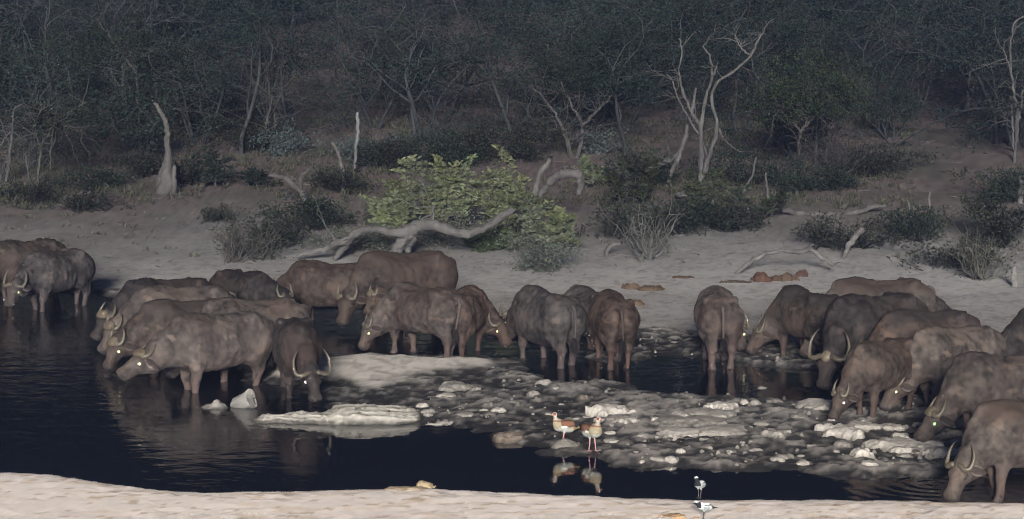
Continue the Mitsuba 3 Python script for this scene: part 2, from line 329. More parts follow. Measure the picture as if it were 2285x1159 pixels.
    F.cone(H(-.02, -.02, 0), H(.17, -.01, 0), .138, .125, .05); F.cone(H(.17, -.01, 0), H(.43, .0, 0), .122, .090, .05)
    F.cone(H(.12, -.11, 0), H(.42, -.08, 0), .092, .072, .05)
    for sd in (-1, 1):
        F.ball(H(.17, .035, sd * .098), .058, .04); F.ball(H(.475, -.005, sd * .046), (.080, .080, .080), .05)
        F.ball(H(.54, .012, sd * .05), .024, .02, sub=True); F.ball(H(.18, -.02, sd * .15), .022, .02, sub=True)
        F.ball(H(.13, -.07, sd * .08), (.09, .06, .09), .05)
    F.cone(H(.43, -.09, -.03), H(.49, -.08, .03), .048, .048, .04)
    if belly > .02:
        F.ball((-.45, 0, .55), (.16, .12, .10), .08)
        for sd in (-1, 1): F.cone((-.42, sd * .06, .5), (-.42, sd * .07, .40), .025, .018, .02)
    v, fc = F.mesh()
    m = trimesh.Trimesh(v, fc, process=False)
    n = m.vertex_normals
    nz = fb(v + seed * 7.3, 3.3, 3, 1) - .5
    ribs = np.sin(v[:, 0] * 34 + 6 * nz) * np.exp(-((v[:, 0] - .05) / .28) ** 4) * sst(.7, .9, v[:, 2]) * sst(1.3, 1.15, v[:, 2]) * sst(.2, .3, np.abs(v[:, 1]))
    fold = fb(v * [1.6, 1, .45] + seed, 7, 3, 2) - .5
    v = v + n * (nz * .05 + .035 * fold + .005 * ribs)[:, None]
    # ---- coat: dust, mud and hair of its own
    mixc = lambda c, d, t: c * (1 - t[:, None]) + np.asarray(d) * t[:, None]
    base = np.array(TINTS[tint]); c = flat_color(len(v), base)
    P = v + seed * 3.7
    blot, fine, big = fb(P, 2.6, 4, 11), fb(P * [1, 1, .6], 11, 3, 12), fb(P, 1.1, 2, 15)
    grit = fb(P * [1, 1, .7] + 9, 19, 2, 31)
    c *= np.clip(.38 + 1.0 * blot + 1.3 * (fine - .5) + .8 * (grit - .5), .25, 2)[:, None]
    c = mixc(c, base * [.42, .40, .42], sst(.60, .68, fb(P, 4.3, 3, 41)) * .4)
    c = mixc(c, base * [2.3, 2.05, 1.85], sst(.66, .74, fb(P + 5, 5.5, 3, 43)) * .55)
    c = mixc(c, base * [1.75, 1.58, 1.45], sst(.52, .70, blot + .35 * (fine - .5)) * .38)
    c = mixc(c, [.060, .036, .030], sst(.50, .72, big) * .35)
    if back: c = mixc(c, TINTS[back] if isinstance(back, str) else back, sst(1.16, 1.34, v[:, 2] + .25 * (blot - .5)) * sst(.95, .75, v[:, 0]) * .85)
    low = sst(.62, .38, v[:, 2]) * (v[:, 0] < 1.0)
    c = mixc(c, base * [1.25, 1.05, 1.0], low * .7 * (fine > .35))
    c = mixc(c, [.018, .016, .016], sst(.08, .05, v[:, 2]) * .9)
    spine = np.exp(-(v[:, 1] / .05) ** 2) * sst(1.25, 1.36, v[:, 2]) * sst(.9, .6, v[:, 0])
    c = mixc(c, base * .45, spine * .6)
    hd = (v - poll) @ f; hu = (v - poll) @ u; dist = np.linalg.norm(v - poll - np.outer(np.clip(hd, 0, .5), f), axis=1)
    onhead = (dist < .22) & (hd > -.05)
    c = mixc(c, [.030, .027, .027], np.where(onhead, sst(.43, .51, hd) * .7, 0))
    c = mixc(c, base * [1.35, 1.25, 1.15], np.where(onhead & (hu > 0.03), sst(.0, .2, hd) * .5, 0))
    W = lambda q: rotz(np.asarray(q, float) * s, math.radians(yaw)) + [X, Y, z0]
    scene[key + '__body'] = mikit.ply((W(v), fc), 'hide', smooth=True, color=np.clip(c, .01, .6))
    # ---- horns, ears, eyes, tail
    hc = np.array([.09, .075, .058])
    for sd in (() if hornless else (-1, 1)):
        pt = curve([H(b, q, sd * l) for l, q, b in [(.05, .095, .04), (.12, .105, .055), (.20 * horn, .095, .085), (.27 * horn, .07, .07), (.315 * horn, .06, -.03 * horn), (.315 * horn, .075, -.16 * horn), (.27 * horn, .10, -.28 * horn), (.20 * horn, .12, -.37 * horn)]], 18)
        rr = np.interp(np.linspace(0, 1, 18), [0, .15, .35, .6, .85, 1], [.052, .050, .042, .031, .017, .004]) * (.85 + boss * .1)
        rr = rr * (1 + .06 * np.sin(np.arange(18) * 2.1) * (np.arange(18) < 9))
        hv, hf = tube(pt, rr, 9)
        tt = np.append(np.repeat(np.linspace(0, 1, 18), 9), [0, 1])
        col = hc * (.75 + .5 * fb(hv + seed, 12, 2, 3))[:, None] * (1 - .45 * sst(.72, 1, tt))[:, None] * (.55 + .45 * sst(.0, .25, tt) if tint == 'dark' else 1 + 0 * tt)[:, None]
        scene[numbered(key + '__horn')] = mikit.ply((W(hv), hf), 'horn', smooth=True, color=col)
    if boss:
        b = trimesh.creation.icosphere(subdivisions=3); bv = b.vertices * [.095, .052, .150 * boss]
        bv = bv * (1 + .10 * (fb(bv + seed, 22, 3, 8) - .5))[:, None]
        scene[key + '__horn_boss'] = mikit.ply((W(H(0, 0, 0) + (bv[:, 0:1] + .05) * f + (bv[:, 1:2] + .115) * u + bv[:, 2:3] * w), b.faces), 'horn', smooth=True,
                                               color=np.array([.125, .098, .072]) * (.7 + .6 * fb(bv + seed, 16, 3, 5))[:, None])
    e0 = trimesh.creation.icosphere(subdivisions=2)
    for sd in (-1, 1):
        ev = e0.vertices.copy(); l = (ev[:, 0] + 1) / 2
        wid = np.sin(np.clip(l, 0, 1) * math.pi * .93 + .12) ** .8
        ev = np.stack([l * .27, ev[:, 1] * .022, ev[:, 2] * .085 * (.35 + .65 * wid)], -1)
        ev[:, 1] -= .10 * (ev[:, 0] / .27) ** 2 + .015 * np.abs(ev[:, 2]) / .08
        d1 = sd * w * .80 - u * .50 - f * .12; d1 /= np.linalg.norm(d1); d2 = np.cross(f, d1) * sd; d2 /= np.linalg.norm(d2); d3 = np.cross(d1, d2)
        we = H(.045, .0, sd * .125) + ev[:, :1] * d1 + ev[:, 1:2] * d2 + ev[:, 2:] * d3
        ec = np.where((np.abs(ev[:, 2]) > .05)[:, None], base * 1.5, base * [.55, .5, .5]) * (.8 + .4 * fb(we + seed, 20, 2, 6))[:, None]
        scene[numbered(key + '__ear')] = mikit.ply((W(we), e0.faces), 'hide', smooth=True, color=ec)
    for sd, on in ((1, eyes[0]), (-1, eyes[1])):
        ev = W(H(.185, .008, sd * .140) + e0.vertices * .028)
        ek = numbered(key + '__eye')
        scene[ek] = mikit.ply((ev, e0.faces), 'eye_glass', smooth=True, color=flat_color(len(ev), painted_shine if on else (.03, .025, .02)))  # eyeshine painted as a bright pale eye colour
        if on: labels[ek] = {'label': 'eye with its eyeshine painted as a bright colour'}
    tl = curve([(-1.00, 0, 1.27), (-1.10, .01, 1.22), (-1.13, tail * .35, 1.05), (-1.13, tail * .8, .85), (-1.10, tail, .66)], 14)
    tv, tf = tube(tl, np.linspace(.038, .017, 14), 8)
    scene[key + '__tail'] = mikit.ply((W(tv), tf), 'hide', smooth=True, color=base * (.85 + .5 * fb(tv, 8, 2, 4))[:, None])
    hair = []
    for i in range(26):
        d = rng.normal(size=2) * .022; L = rng.uniform(.2, .34)
        b = np.array([-1.10, tail, .70]) + [d[0] * .4, d[1] * .4, 0]
        hair.append(tube(curve([b, b + [d[0], d[1], -L * .5], b + [d[0] * 1.4, d[1] * 1.4, -L]], 5), [.008, .012, .011, .007, .002], 4))
    kv, kf = join(hair)
    scene[key + '__tail_tuft'] = mikit.ply((W(kv), kf), 'matte', smooth=True, color=flat_color(len(kv), (.02, .018, .019)))
    return key

R, L_ = (0, 1), (1, 0)
HERD = [
    dict(px=58, py=668, yaw=228, s=1.06, tint='brown', sink=.12, seed=1, eyes=(0, 1), hyaw=8, horn=.9, legs=(.1, -.1, .1, -.1), label='brown buffalo at the far left edge, half behind its drinking neighbour'),
    dict(px=124, py=688, yaw=236, s=1.02, tint='grey', sink=.14, seed=2, horn=1.1, legs=(.12, -.08, .05, -.1), hyaw=6, boss=0.01, mz=.12, label='grey buffalo drinking second from the left, broad horns and one eye shining'),
    dict(px=372, py=758, yaw=214, s=1.1, tint='dark', sink=.3, horn=0.75, seed=3, boss=1, hyaw=14, mz=0.1, ha=-48, label='dark buffalo rearmost in the row of four drinking heads at left'),
    dict(px=402, py=786, yaw=212, s=1.13, tint='tan', sink=.28, horn=0.75, seed=4, boss=1, hyaw=10, mz=0.06, ha=-56, label='tan backed buffalo second from the back in the left drinking row'),
    dict(px=415, py=818, yaw=214, s=1.12, tint='brown', back='mid', sink=.3, horn=0.75, seed=5, boss=1, hyaw=6, mz=0.0, ha=-62, label='brown buffalo drinking just behind the foremost buffalo of the left row'),
    dict(px=484, py=866, yaw=221, s=1.13, tint='tan', sink=0.22, horn=0.72, seed=6, boss=1.25, na=-22, ha=-30, hyaw=-10, legs=(.05, -.08, .16, -.14), belly=.0, label='large tan buffalo foremost of the left row, head level and muzzle dripping', tail=-.05),
    dict(px=560, py=842, yaw=212, s=1.12, tint='tan', sink=0.1, seed=7, boss=0, hyaw=-5, ha=-60, mz=.05, legs=(.1, -.1, -.22, .18), label='tan buffalo with its rump above the sandy mound, head down behind the foremost one'),
    dict(px=545, py=732, yaw=-52, s=1.0, tint='dark', sink=.2, horn=0.75, seed=8, boss=0, hyaw=10, mz=.3, label='dark buffalo behind the left row facing right with its head low'),
    dict(px=742, py=716, yaw=184, s=1.06, tint='brown', sink=.22, seed=9, hyaw=-10, mz=0.0, legs=(.02, -.1, .05, -.05), label='brown buffalo standing in water behind, its head hidden by other animals'),
    dict(px=897, py=728, yaw=212, s=1.22, tint='brown', back='red', sink=.12, seed=10, hyaw=24, mz=.10, ha=-66, eyes=(0, 1), horn=.75, label='biggest buffalo with reddish back drinking in the centre left channel'),
    dict(px=945, py=756, yaw=214, s=.90, tint='red', sink=.22, seed=11, hyaw=0, mz=.55, ha=-64, boss=.7, painted_shine=(.55, 1, .45), eyes=(0, 1), horn=.6, label='reddish young buffalo with a green shining eye peering out between two others'),
    dict(px=940, py=792, yaw=136, s=1.02, tint='tan', sink=.06, seed=12, hyaw=62, ha=-68, mz=.0, legs=(.08, -.12, -.14, .16), horn=.7, tail=.12, label='pale grey buffalo drinking side on behind the sandy mound, tail swung aside'),
    dict(px=1036, py=788, yaw=76, s=.96, tint='red', sink=.10, seed=13, hyaw=-95, twist=-35, ha=-55, mz=.05, tail=.02, legs=(.05, -.08, .08, -.08), label='reddish buffalo seen from behind with its head turned right to drink'),
    dict(px=1218, py=806, yaw=118, s=1.08, tint='grey', sink=.14, seed=14, hyaw=-4, mz=.18, belly=.09, legs=(.05, -.1, -.12, .16), horn=1.0, label='round bellied grey buffalo in rear view, leftmost of the centre trio'),
    dict(px=1320, py=786, yaw=116, s=.98, tint='grey', sink=.12, seed=15, hyaw=10, mz=.1, belly=.05, legs=(.1, -.1, .1, -.1), label='grey buffalo half hidden between two others right of centre'),
    dict(px=1366, py=812, yaw=98, s=.98, tint='red', sink=.03, seed=16, hyaw=10, mz=.02, legs=(.05, -.05, -.08, .10), tail=-.02, label='reddish buffalo seen from behind, left of the lone tan one'),
    dict(px=1601, py=812, yaw=91, s=1.04, tint='tan', sink=.05, seed=17, hyaw=-48, ha=-66, mz=.02, legs=(.02, -.1, -.08, .06), horn=1.0, label='lone tan buffalo seen squarely from behind, one horn out at its right'),
    dict(px=1800, py=808, yaw=116, s=1.02, tint='brown', back='dark', sink=.03, seed=18, hyaw=70, mz=.02, ha=-60, eyes=(0, 0), horn=.85, legs=(.06, -.12, -.1, .1), label='brown buffalo in rear view with its head bent left to drink'),
    dict(px=1955, py=800, yaw=200, s=1.16, tint='tan', back='red', sink=.06, seed=19, hyaw=10, mz=.05, painted_shine=(.6, .8, 1), horn=1.1, label='tan and red backed buffalo behind the big dark one at right'),
    dict(px=1945, py=858, yaw=218, s=1.2, tint='dark', sink=.03, seed=20, hyaw=22, ha=-64, mz=.02, horn=1.2, boss=0.55, eyes=(0, 1), painted_shine=(.55, 1, .6), legs=(.06, -.1, .1, -.1), label='big dark buffalo drinking with wide white tipped horns at right'),
    dict(px=1990, py=778, yaw=-14, s=.92, tint='dark', sink=.02, seed=27, hyaw=-4, na=-24, ha=-35, horn=.8, label='dark buffalo mostly hidden, only its head and curved horn showing beyond the right group'),
    dict(px=2062, py=872, yaw=205, s=1.06, tint='red', back='dark', sink=.03, seed=21, hyaw=8, mz=.2, ha=-52, horn=.9, boss=1, label='red flanked dark buffalo behind the tan one at right, pale horn boss'),
    dict(px=2125, py=912, yaw=214, s=1.04, tint='tan', sink=.03, seed=22, hyaw=-14, mz=.0, legs=(.05, -.12, .02, -.1), tail=-.03, label='tan buffalo in side view with hidden head, right of the small brown one'),
    dict(px=1965, py=928, yaw=230, s=0.93, tint='brown', sink=.0, seed=23, hyaw=-14, mz=.0, ha=-62, horn=.7, legs=(.06, -.1, .08, -.1), painted_shine=(1, .85, .85), label='small brown buffalo nosing the mudflat with short upright horns'),
    dict(px=2375, py=868, yaw=182, s=1.04, tint='dark', sink=.0, seed=26, hyaw=4, na=-30, ha=-38, horn=1.0, label='dark horned buffalo just entering the picture at the right edge'),
    dict(px=2238, py=992, yaw=194, s=1.05, tint='mid', sink=.0, seed=24, hyaw=4, ha=-50, mz=.05, boss=.8, horn=0.75, painted_shine=(.6, 1, .5), label='dark grey buffalo behind the nearest one at right, green shining eye'),
    dict(px=2292, py=1110, yaw=201, s=1.03, tint='tan', back='red', sink=.04, seed=25, hyaw=16, ha=-64, mz=.02, horn=.9, legs=(.08, -.12, .1, -.1), eyes=(0, 0), label='nearest buffalo at the right edge, tan with reddish back, drinking'),
    dict(px=664, py=878, yaw=279, s=1.02, tint='dark', sink=.12, seed=28, hyaw=14, ha=-66, mz=.0, horn=1.25, eyes=(0, 1), painted_shine=(1, .85, .9), legs=(.1, -.06, .05, -.05), label='dark buffalo facing the camera head on, drinking left of the sandy mound, wide pale horns'),
]
for b in HERD: buffalo(**b)

# ---------------------------------------------------------------- stones, clods and dung
def on_ground(px, py):
    """where the view through this pixel meets the ground (used once, to find the real place of a thing)"""
    r = ray(px, py); y = np.concatenate([np.arange(36.8, 72, .05), np.arange(72, 320, .2)])
    t = y / r[1]; z = CAM_H + r[2] * t; g = np.maximum(ground(r[0] * t, y)[0], 0)
    i = int(np.argmax(z <= g)) if (z <= g).any() else len(y) - 1
    return np.array([r[0] * t[i], y[i], g[i]])
def crust_mesh(w, d, h, seed, nx, ny, ragged=.9):
    """a ragged, broken crust: a small height field whose low parts sink under the ground"""
    X_, Y_ = np.meshgrid(np.linspace(-.62, .62, nx), np.linspace(-.62, .62, ny), indexing='ij')
    q = np.stack([X_ * w, Y_ * d, 0 * X_ + seed * 3.3], -1).reshape(-1, 3)
    f = 1 - 2 * np.hypot(X_, Y_).ravel()
    m = max(w, .35); nz = fb(q / m, 3.2, 4, seed) - .5; fine = fb(q, 14, 3, seed + 4) - .5
    e = f + ragged * 1.5 * nz + .25 * fine * (w > .3)
    z = h * sst(-.02, .16, e) * (.42 + .58 * sst(0, .7, e) + 1.1 * nz + .55 * fine) - .07 * sst(.03, -.10, e)
    V = np.stack([q[:, 0], q[:, 1], z], -1)
    i, j = np.meshgrid(np.arange(nx - 1), np.arange(ny - 1), indexing='ij'); b = (i * ny + j).ravel()
    return V, np.vstack([np.stack([b, b + ny, b + ny + 1], 1), np.stack([b, b + ny + 1, b + 1], 1)])
def mound_mesh(w, d, h, seed, rings=7, n=26, ragged=.45, steep=2.2, lump=.35):
    """a lumpy low heap with an uneven outline; local metres, base sunk a little"""
    ang = np.arange(n) * 2 * math.pi / n
    o = 1 + ragged * (fb(np.stack([np.cos(ang) * 1.6, np.sin(ang) * 1.6, 0 * ang + seed * 5.1], -1), 1.0, 4, seed) - .5) * 2
    V, C = [], []
    for k in range(rings + 1):
        t = k / rings; rr = t
        x, y = rr * o * np.cos(ang) * w / 2, rr * o * np.sin(ang) * d / 2
        z = h * (1 - t ** steep) * (1 + lump * 2 * (fb(np.stack([x / max(w, .3) * 3, y / max(w, .3) * 3, 0 * x + seed], -1), 1.6, 4, seed + 3) - .5)) - .05 * (k == rings) - .004 * k
        V.append(np.stack([x, y, z], -1))
    V = np.vstack([np.array([[0, 0, h * (.9 + .2 * ((seed * 37) % 10) / 10)]])] + V[1:])
    F = [[0, 1 + j, 1 + (j + 1) % n] for j in range(n)]
    for k in range(rings - 1):
        a, b = 1 + k * n, 1 + (k + 1) * n
        for j in range(n):
            F += [[a + j, b + j, b + (j + 1) % n], [a + j, b + (j + 1) % n, a + (j + 1) % n]]
    return V, np.array(F)
CLODS = [  # px, py of the foot, width, height in the picture, label
    (1019, 874, 78, 24, 'ragged pale mud clod below the right end of the sandy mound'), (995, 889, 42, 15, None), (1213, 859, 34, 15, None), (1190, 885, 28, 18, 'upright pale clod alone behind the two geese'),
    (941, 912, 26, 16, None), (954, 923, 30, 14, None), (956, 932, 22, 10, None), (1110, 921, 33, 16, None), (1081, 920, 22, 10, None), (1038, 929, 40, 10, None), (1092, 927, 30, 8, None), (1224, 927, 15, 8, None),
    (991, 950, 63, 14, None), (1136, 985, 64, 24, 'dull stone block at the water edge left of the geese'), (1365, 930, 84, 34, 'largest boulder shaped pale clod above the geese'), (1396, 944, 60, 16, None), (1340, 940, 26, 10, None),
    (1363, 941, 18, 10, None), (1284, 939, 15, 10, None), (1308, 935, 20, 8, None), (1300, 894, 22, 18, 'brownish squat clod between the mound and the big pale clod'), (1463, 941, 24, 14, None), (1480, 939, 12, 9, None),
    (1365, 955, 12, 11, None), (1360, 971, 24, 13, None), (1363, 990, 40, 15, 'flat pale clod just right of the geese'), (1568, 934, 124, 26, 'broad crust of pale dried mud in the middle of the flat'), (1540, 950, 145, 22, None),
    (1515, 973, 125, 18, None), (1625, 970, 130, 20, None), (1730, 978, 60, 22, None), (1607, 912, 62, 18, None), (1662, 905, 24, 20, None), (1685, 907, 28, 21, None), (1735, 899, 26, 10, None), (1435, 976, 46, 9, None),
    (1467, 981, 14, 11, None), (1573, 984, 21, 12, None), (1520, 1012, 19, 15, None), (1499, 1033, 33, 22, 'right one of two white lumps at the front water edge'), (1469, 1032, 30, 18, 'left one of two white lumps at the front water edge'), (1434, 1035, 15, 9, None),
    (1583, 1003, 18, 9, None), (1630, 1011, 18, 10, None), (1662, 1014, 11, 10, None), (1685, 1009, 33, 9, None), (1656, 990, 18, 7, None), (1677, 990, 13, 6, None), (1735, 1027, 30, 10, None), (1821, 914, 105, 22, None),
    (1724, 899, 28, 10, None), (1784, 935, 38, 15, None), (1882, 975, 98, 30, 'ragged pale crust under the nose of the small brown buffalo'), (1933, 960, 72, 18, None), (1989, 960, 56, 17, None), (2012, 975, 38, 13, None),
    (2045, 953, 22, 14, None), (1882, 996, 38, 13, None), (1919, 1018, 58, 20, None), (2017, 1008, 135, 28, 'widest pale crust at right in front of the green eyed buffalo'), (2096, 1018, 98, 28, None), (2022, 1023, 38, 14, None),
    (1943, 1040, 38, 14, None), (1789, 1041, 33, 18, None), (1752, 1025, 43, 17, None), (1789, 1021, 24, 9, None), (1863, 1011, 19, 9, None), (1812, 996, 18, 8, None), (2129, 975, 44, 14, None), (2082, 995, 47, 14, None),
    (1240, 870, 15, 7, None), (1150, 900, 20, 8, None), (1255, 905, 14, 6, None), (1420, 1012, 12, 6, None), (1700, 950, 34, 12, None), (1860, 940, 24, 9, None), (1966, 1000, 28, 11, None), (1985, 1038, 20, 8, None),
    (1440, 760, 18, 7, None), (1506, 768, 14, 6, None), (1570, 775, 12, 6, None), (1700, 868, 20, 8, None), (1660, 778, 26, 10, None), (1400, 772, 22, 8, None), (1340, 748, 14, 5, None), (1480, 745, 13, 5, None)]
pale = np.array([.38, .345, .32])
for i, (px, py, w, h, txt) in enumerate(CLODS):
    P = on_ground(px, py - .15 * h); m = FOCAL / np.hypot(P[1], CAM_H)
    W_ = w / m * 1.12; D_ = W_ * (.95 if w < 60 else 1.0); Z_ = max(.025, h / m * (.45 if w < 60 else .42))
    V, F_ = crust_mesh(W_, D_, Z_ * 1.0, i + 3, *((44, 26) if w > 50 else (18, 14)), ragged=.25 if txt and 'dull' in txt else 1.15 if w > 50 else .6)
    V = V + [P[0], P[1] + D_ * .2, P[2] - .005]
    tone = pale * (.58 + .58 * ((i * 29) % 17) / 17) * ([.62, .55, .5] if txt and ('dull' in txt or 'brownish' in txt) else 1)
    if w > 50: tone = tone * 1.2
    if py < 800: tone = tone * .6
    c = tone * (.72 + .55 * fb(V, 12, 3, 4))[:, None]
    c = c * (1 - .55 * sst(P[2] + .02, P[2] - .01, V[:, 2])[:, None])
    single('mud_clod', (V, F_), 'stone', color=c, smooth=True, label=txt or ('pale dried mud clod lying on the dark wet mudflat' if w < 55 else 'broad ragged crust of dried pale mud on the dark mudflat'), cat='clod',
           group=None if txt else ('small pale mud clods on the mudflat' if w < 55 else 'broad pale crusts on the mudflat'))
rng = np.random.default_rng(77)
ms, cs = [], []
while len(ms) < 420:                                   # crumbs too small to tell apart
    px, py = rng.uniform(900, 2285), rng.uniform(740, 1050)
    x, y = at_z(px, py)
    h_, (sn, sf, sm, su, ss), _ = ground(x, y)
    if max(su[0], ss[0]) < .25 or h_[0] < .02: continue
    w = rng.uniform(.03, .13); V, F_ = mound_mesh(w, w * .9, w * rng.uniform(.25, .6), len(ms) + 200, rings=3, n=9, ragged=.35)
    ms.append((V + [x, y, h_[0] - .005], F_)); cs.append(flat_color(len(V), pale * rng.uniform(.15, .6)))
single('mud_crumbs', join(ms), 'stone', color=np.vstack(cs), kind='stuff', label='small crumbs of dried mud strewn over the mudflat')

def rock_loft(stations, depth, seed, strata=.02):
    """an elongated ledge of stone along x; stations (x, height, half depth)"""
    st = np.array(stations, float); n, k = 90, 26
    xs = np.linspace(st[0, 0], st[-1, 0], n); hs, ds = (PchipInterpolator(st[:, 0], st[:, c])(xs) for c in (1, 2))
    a = np.linspace(-.25, math.pi + .25, k)
    V = np.stack([np.repeat(xs[:, None], k, 1), -np.cos(a)[None] * ds[:, None] * depth, np.sign(np.sin(a)) * np.abs(np.sin(a))[None] ** .7 * hs[:, None] - .03], -1).reshape(-1, 3)
    band = fb(V * [1.2, 1, 1] + seed, 1.6, 3, seed) * 1.1 + V[:, 2] * 16 + V[:, 1] * 3.0 + fb(V, 9, 3, seed + 2) * .7
    rid = np.abs((band % 1) - .5) * 2
    V[:, 2] += (rid - .5) * strata + (fb(V, 5, 4, seed + 1) - .5) * .13 * np.repeat(sst(0, .1, hs), k); V[:, 1] += (fb(V, 4, 3, seed + 7) - .5) * .22 - (rid - .5) * strata * 1.2
    i, j = np.meshgrid(np.arange(n - 1), np.arange(k - 1), indexing='ij'); b = i * k + j
    F_ = np.stack([b, b + k, b + k + 1, b + 1], -1).reshape(-1, 4)
    return V, F_, rid
X, Y = at_z(746, 946)
V, F_, rid = rock_loft([(-1.55, .01, .05), (-1.40, .07, .2), (-1.0, .12, .3), (-.6, .15, .32), (-.25, .17, .36), (.1, .30, .42), (.5, .31, .45), (1.0, .27, .42), (1.35, .23, .36), (1.47, .15, .22), (1.51, .01, .05)], 1.0, 4, .05)
c = np.array([.40, .37, .335]) * (.30 + .75 * rid + .6 * (fb(V, 7, 3, 5) - .3))[:, None]
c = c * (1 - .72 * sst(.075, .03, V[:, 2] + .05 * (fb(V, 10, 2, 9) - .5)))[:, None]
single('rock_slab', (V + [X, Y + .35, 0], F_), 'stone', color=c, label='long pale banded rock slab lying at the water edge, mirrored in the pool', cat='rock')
X, Y = at_z(476, 912)
V, F_, rid = rock_loft([(-.27, .0, .04), (-.2, .05, .14), (-.05, .10, .18), (.02, .15, .15), (.07, .16, .14), (.14, .10, .15), (.24, .05, .12), (.28, .0, .04)], 1.0, 9, .012)
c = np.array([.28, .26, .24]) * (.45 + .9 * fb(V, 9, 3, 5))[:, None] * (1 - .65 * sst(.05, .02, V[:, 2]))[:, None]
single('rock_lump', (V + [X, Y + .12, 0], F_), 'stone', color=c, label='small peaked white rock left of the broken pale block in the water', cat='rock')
# broken concrete block: a stout lying cylinder with a rimmed, cracked end
X, Y = at_z(545, 912); ax_ = np.array([.66, -.52, .36]); ax_ /= np.linalg.norm(ax_)
prof = [(0, -.24), (.10, -.24), (.15, -.22), (.165, .10), (.172, .17), (.170, .20), (.155, .205), (.150, .190), (.06, .185), (0, .187)]
lt = trimesh.creation.revolve(np.array(prof), sections=36)
Rm = trimesh.geometry.align_vectors([0, 0, 1], ax_)[:3, :3]; V = lt.vertices.copy()
V = V * (1 + .55 * (fb(V, 5, 4, 4) - .5))[:, None] * [1.05, .85, 1]
Vw = V @ Rm.T + [X, Y + .12, .09]
crk = np.abs((fb(V + 2, 6, 3, 8) - .5)) < .03
c = np.array([.30, .28, .265]) * (.55 + .8 * fb(V, 10, 3, 3))[:, None]; c = np.where((np.hypot(V[:, 0], V[:, 1]) < .154)[:, None] & (V[:, 2] > .1)[:, None], c * .78, c)
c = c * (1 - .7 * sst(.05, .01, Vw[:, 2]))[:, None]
bk = single('concrete_block', (Vw, lt.faces), 'stone', color=c, smooth=40, label='broken round concrete block tilted in the shallows beside the white rocks', cat='block') if False else numbered('concrete_block')
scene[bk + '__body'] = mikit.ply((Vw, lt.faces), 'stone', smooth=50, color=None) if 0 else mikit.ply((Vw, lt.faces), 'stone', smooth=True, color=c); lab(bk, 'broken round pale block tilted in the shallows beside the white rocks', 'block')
ck = []
for q in ([(-.02, .13), (.00, .06), (-.03, .0), (.03, -.06), (.02, -.12)], [(.0, .06), (.07, .03), (.12, .05)], [(-.03, .0), (-.09, -.04)]):
    ck.append(tube(np.array([[a, b, .187] for a, b in q]) @ Rm.T + [X, Y + .12, .09], .007, 5))
v_, f_ = join(ck); scene[bk + '__crack'] = mikit.ply((v_, f_), 'matte', smooth=False, color=flat_color(len(v_), (.05, .045, .04)))
for (px, py, w, h, txt, col) in [(874, 922, 30, 16, 'brown rounded stone at the back edge of the long rock slab', (.16, .10, .07)), (1262, 995, 70, 16, 'low dull rock under the left goose at the water edge', (.17, .155, .14))]:
    P = on_ground(px, py); m = FOCAL / np.hypot(P[1], CAM_H)
    V, F_ = mound_mesh(w / m, w / m * .8, h / m, int(px), ragged=.2, steep=3)
    single('boulder', (V + [P[0], P[1], P[2] - .02], F_), 'stone', color=np.array(col) * (.7 + .6 * fb(V, 14, 3, 2))[:, None], label=txt, cat='stone')
for (px, py, w, h, txt, col) in [
        (1408, 648, 36, 16, 'round dung heap left in the pair on the grey sand', (.12, .08, .058)), (1452, 650, 60, 14, 'spread dung heap right in the pair on the grey sand', (.125, .085, .06)), (1424, 684, 32, 15, 'small orange dung heap behind the reddish rear view buffalo', (.125, .085, .06)),
        (1527, 622, 38, 7, 'flat dark dung pat alone on the far sand', (.09, .055, .04)), (1650, 632, 64, 7, 'thin smear of dung left of the round dung balls', (.11, .08, .06)), (1700, 632, 44, 22, 'largest brown dung ball below the arched branch', (.10, .055, .04)),
        (1742, 630, 38, 18, 'middle dung heap of the row below the arched branch', (.11, .072, .053)), (1776, 628, 20, 14, 'small dung ball near the right end of the row', (.11, .072, .053)), (1788, 620, 26, 16, 'dark dung ball at the right end of the row', (.075, .045, .036)),
        (952, 1088, 40, 16, 'tan dung heap on the lip of the near bank', (.36, .28, .19)), (905, 1093, 90, 9, 'trodden straw coloured dung spread beside the heap on the near bank', (.40, .32, .24)), (1505, 1156, 52, 9, 'flat tan dung pat by the lower lapwing', (.40, .26, .16)), (1555, 1158, 18, 8, 'small tan dung crumb beside the lower lapwing', (.40, .27, .17))]:
    P = on_ground(px, py - (0 if py > 1000 else h * .2)); m = FOCAL / np.hypot(P[1], CAM_H)
    w_ = w / m; ms = []
    r2 = np.random.default_rng(int(px))
    V, F_ = crust_mesh(w_ * 1.15, w_ * (.8 if h > 10 else .6), h / m * (.75 if h > 10 else .6), int(px), 36, 22, ragged=.8); ms.append((V + [P[0], P[1], P[2] - .005], F_))
    V, F_ = join(ms)
    single('dung_heap', (V, F_), 'stone', color=np.array(col) * (.6 + .8 * fb(V, 11, 3, 2))[:, None], label=txt, cat='dung')

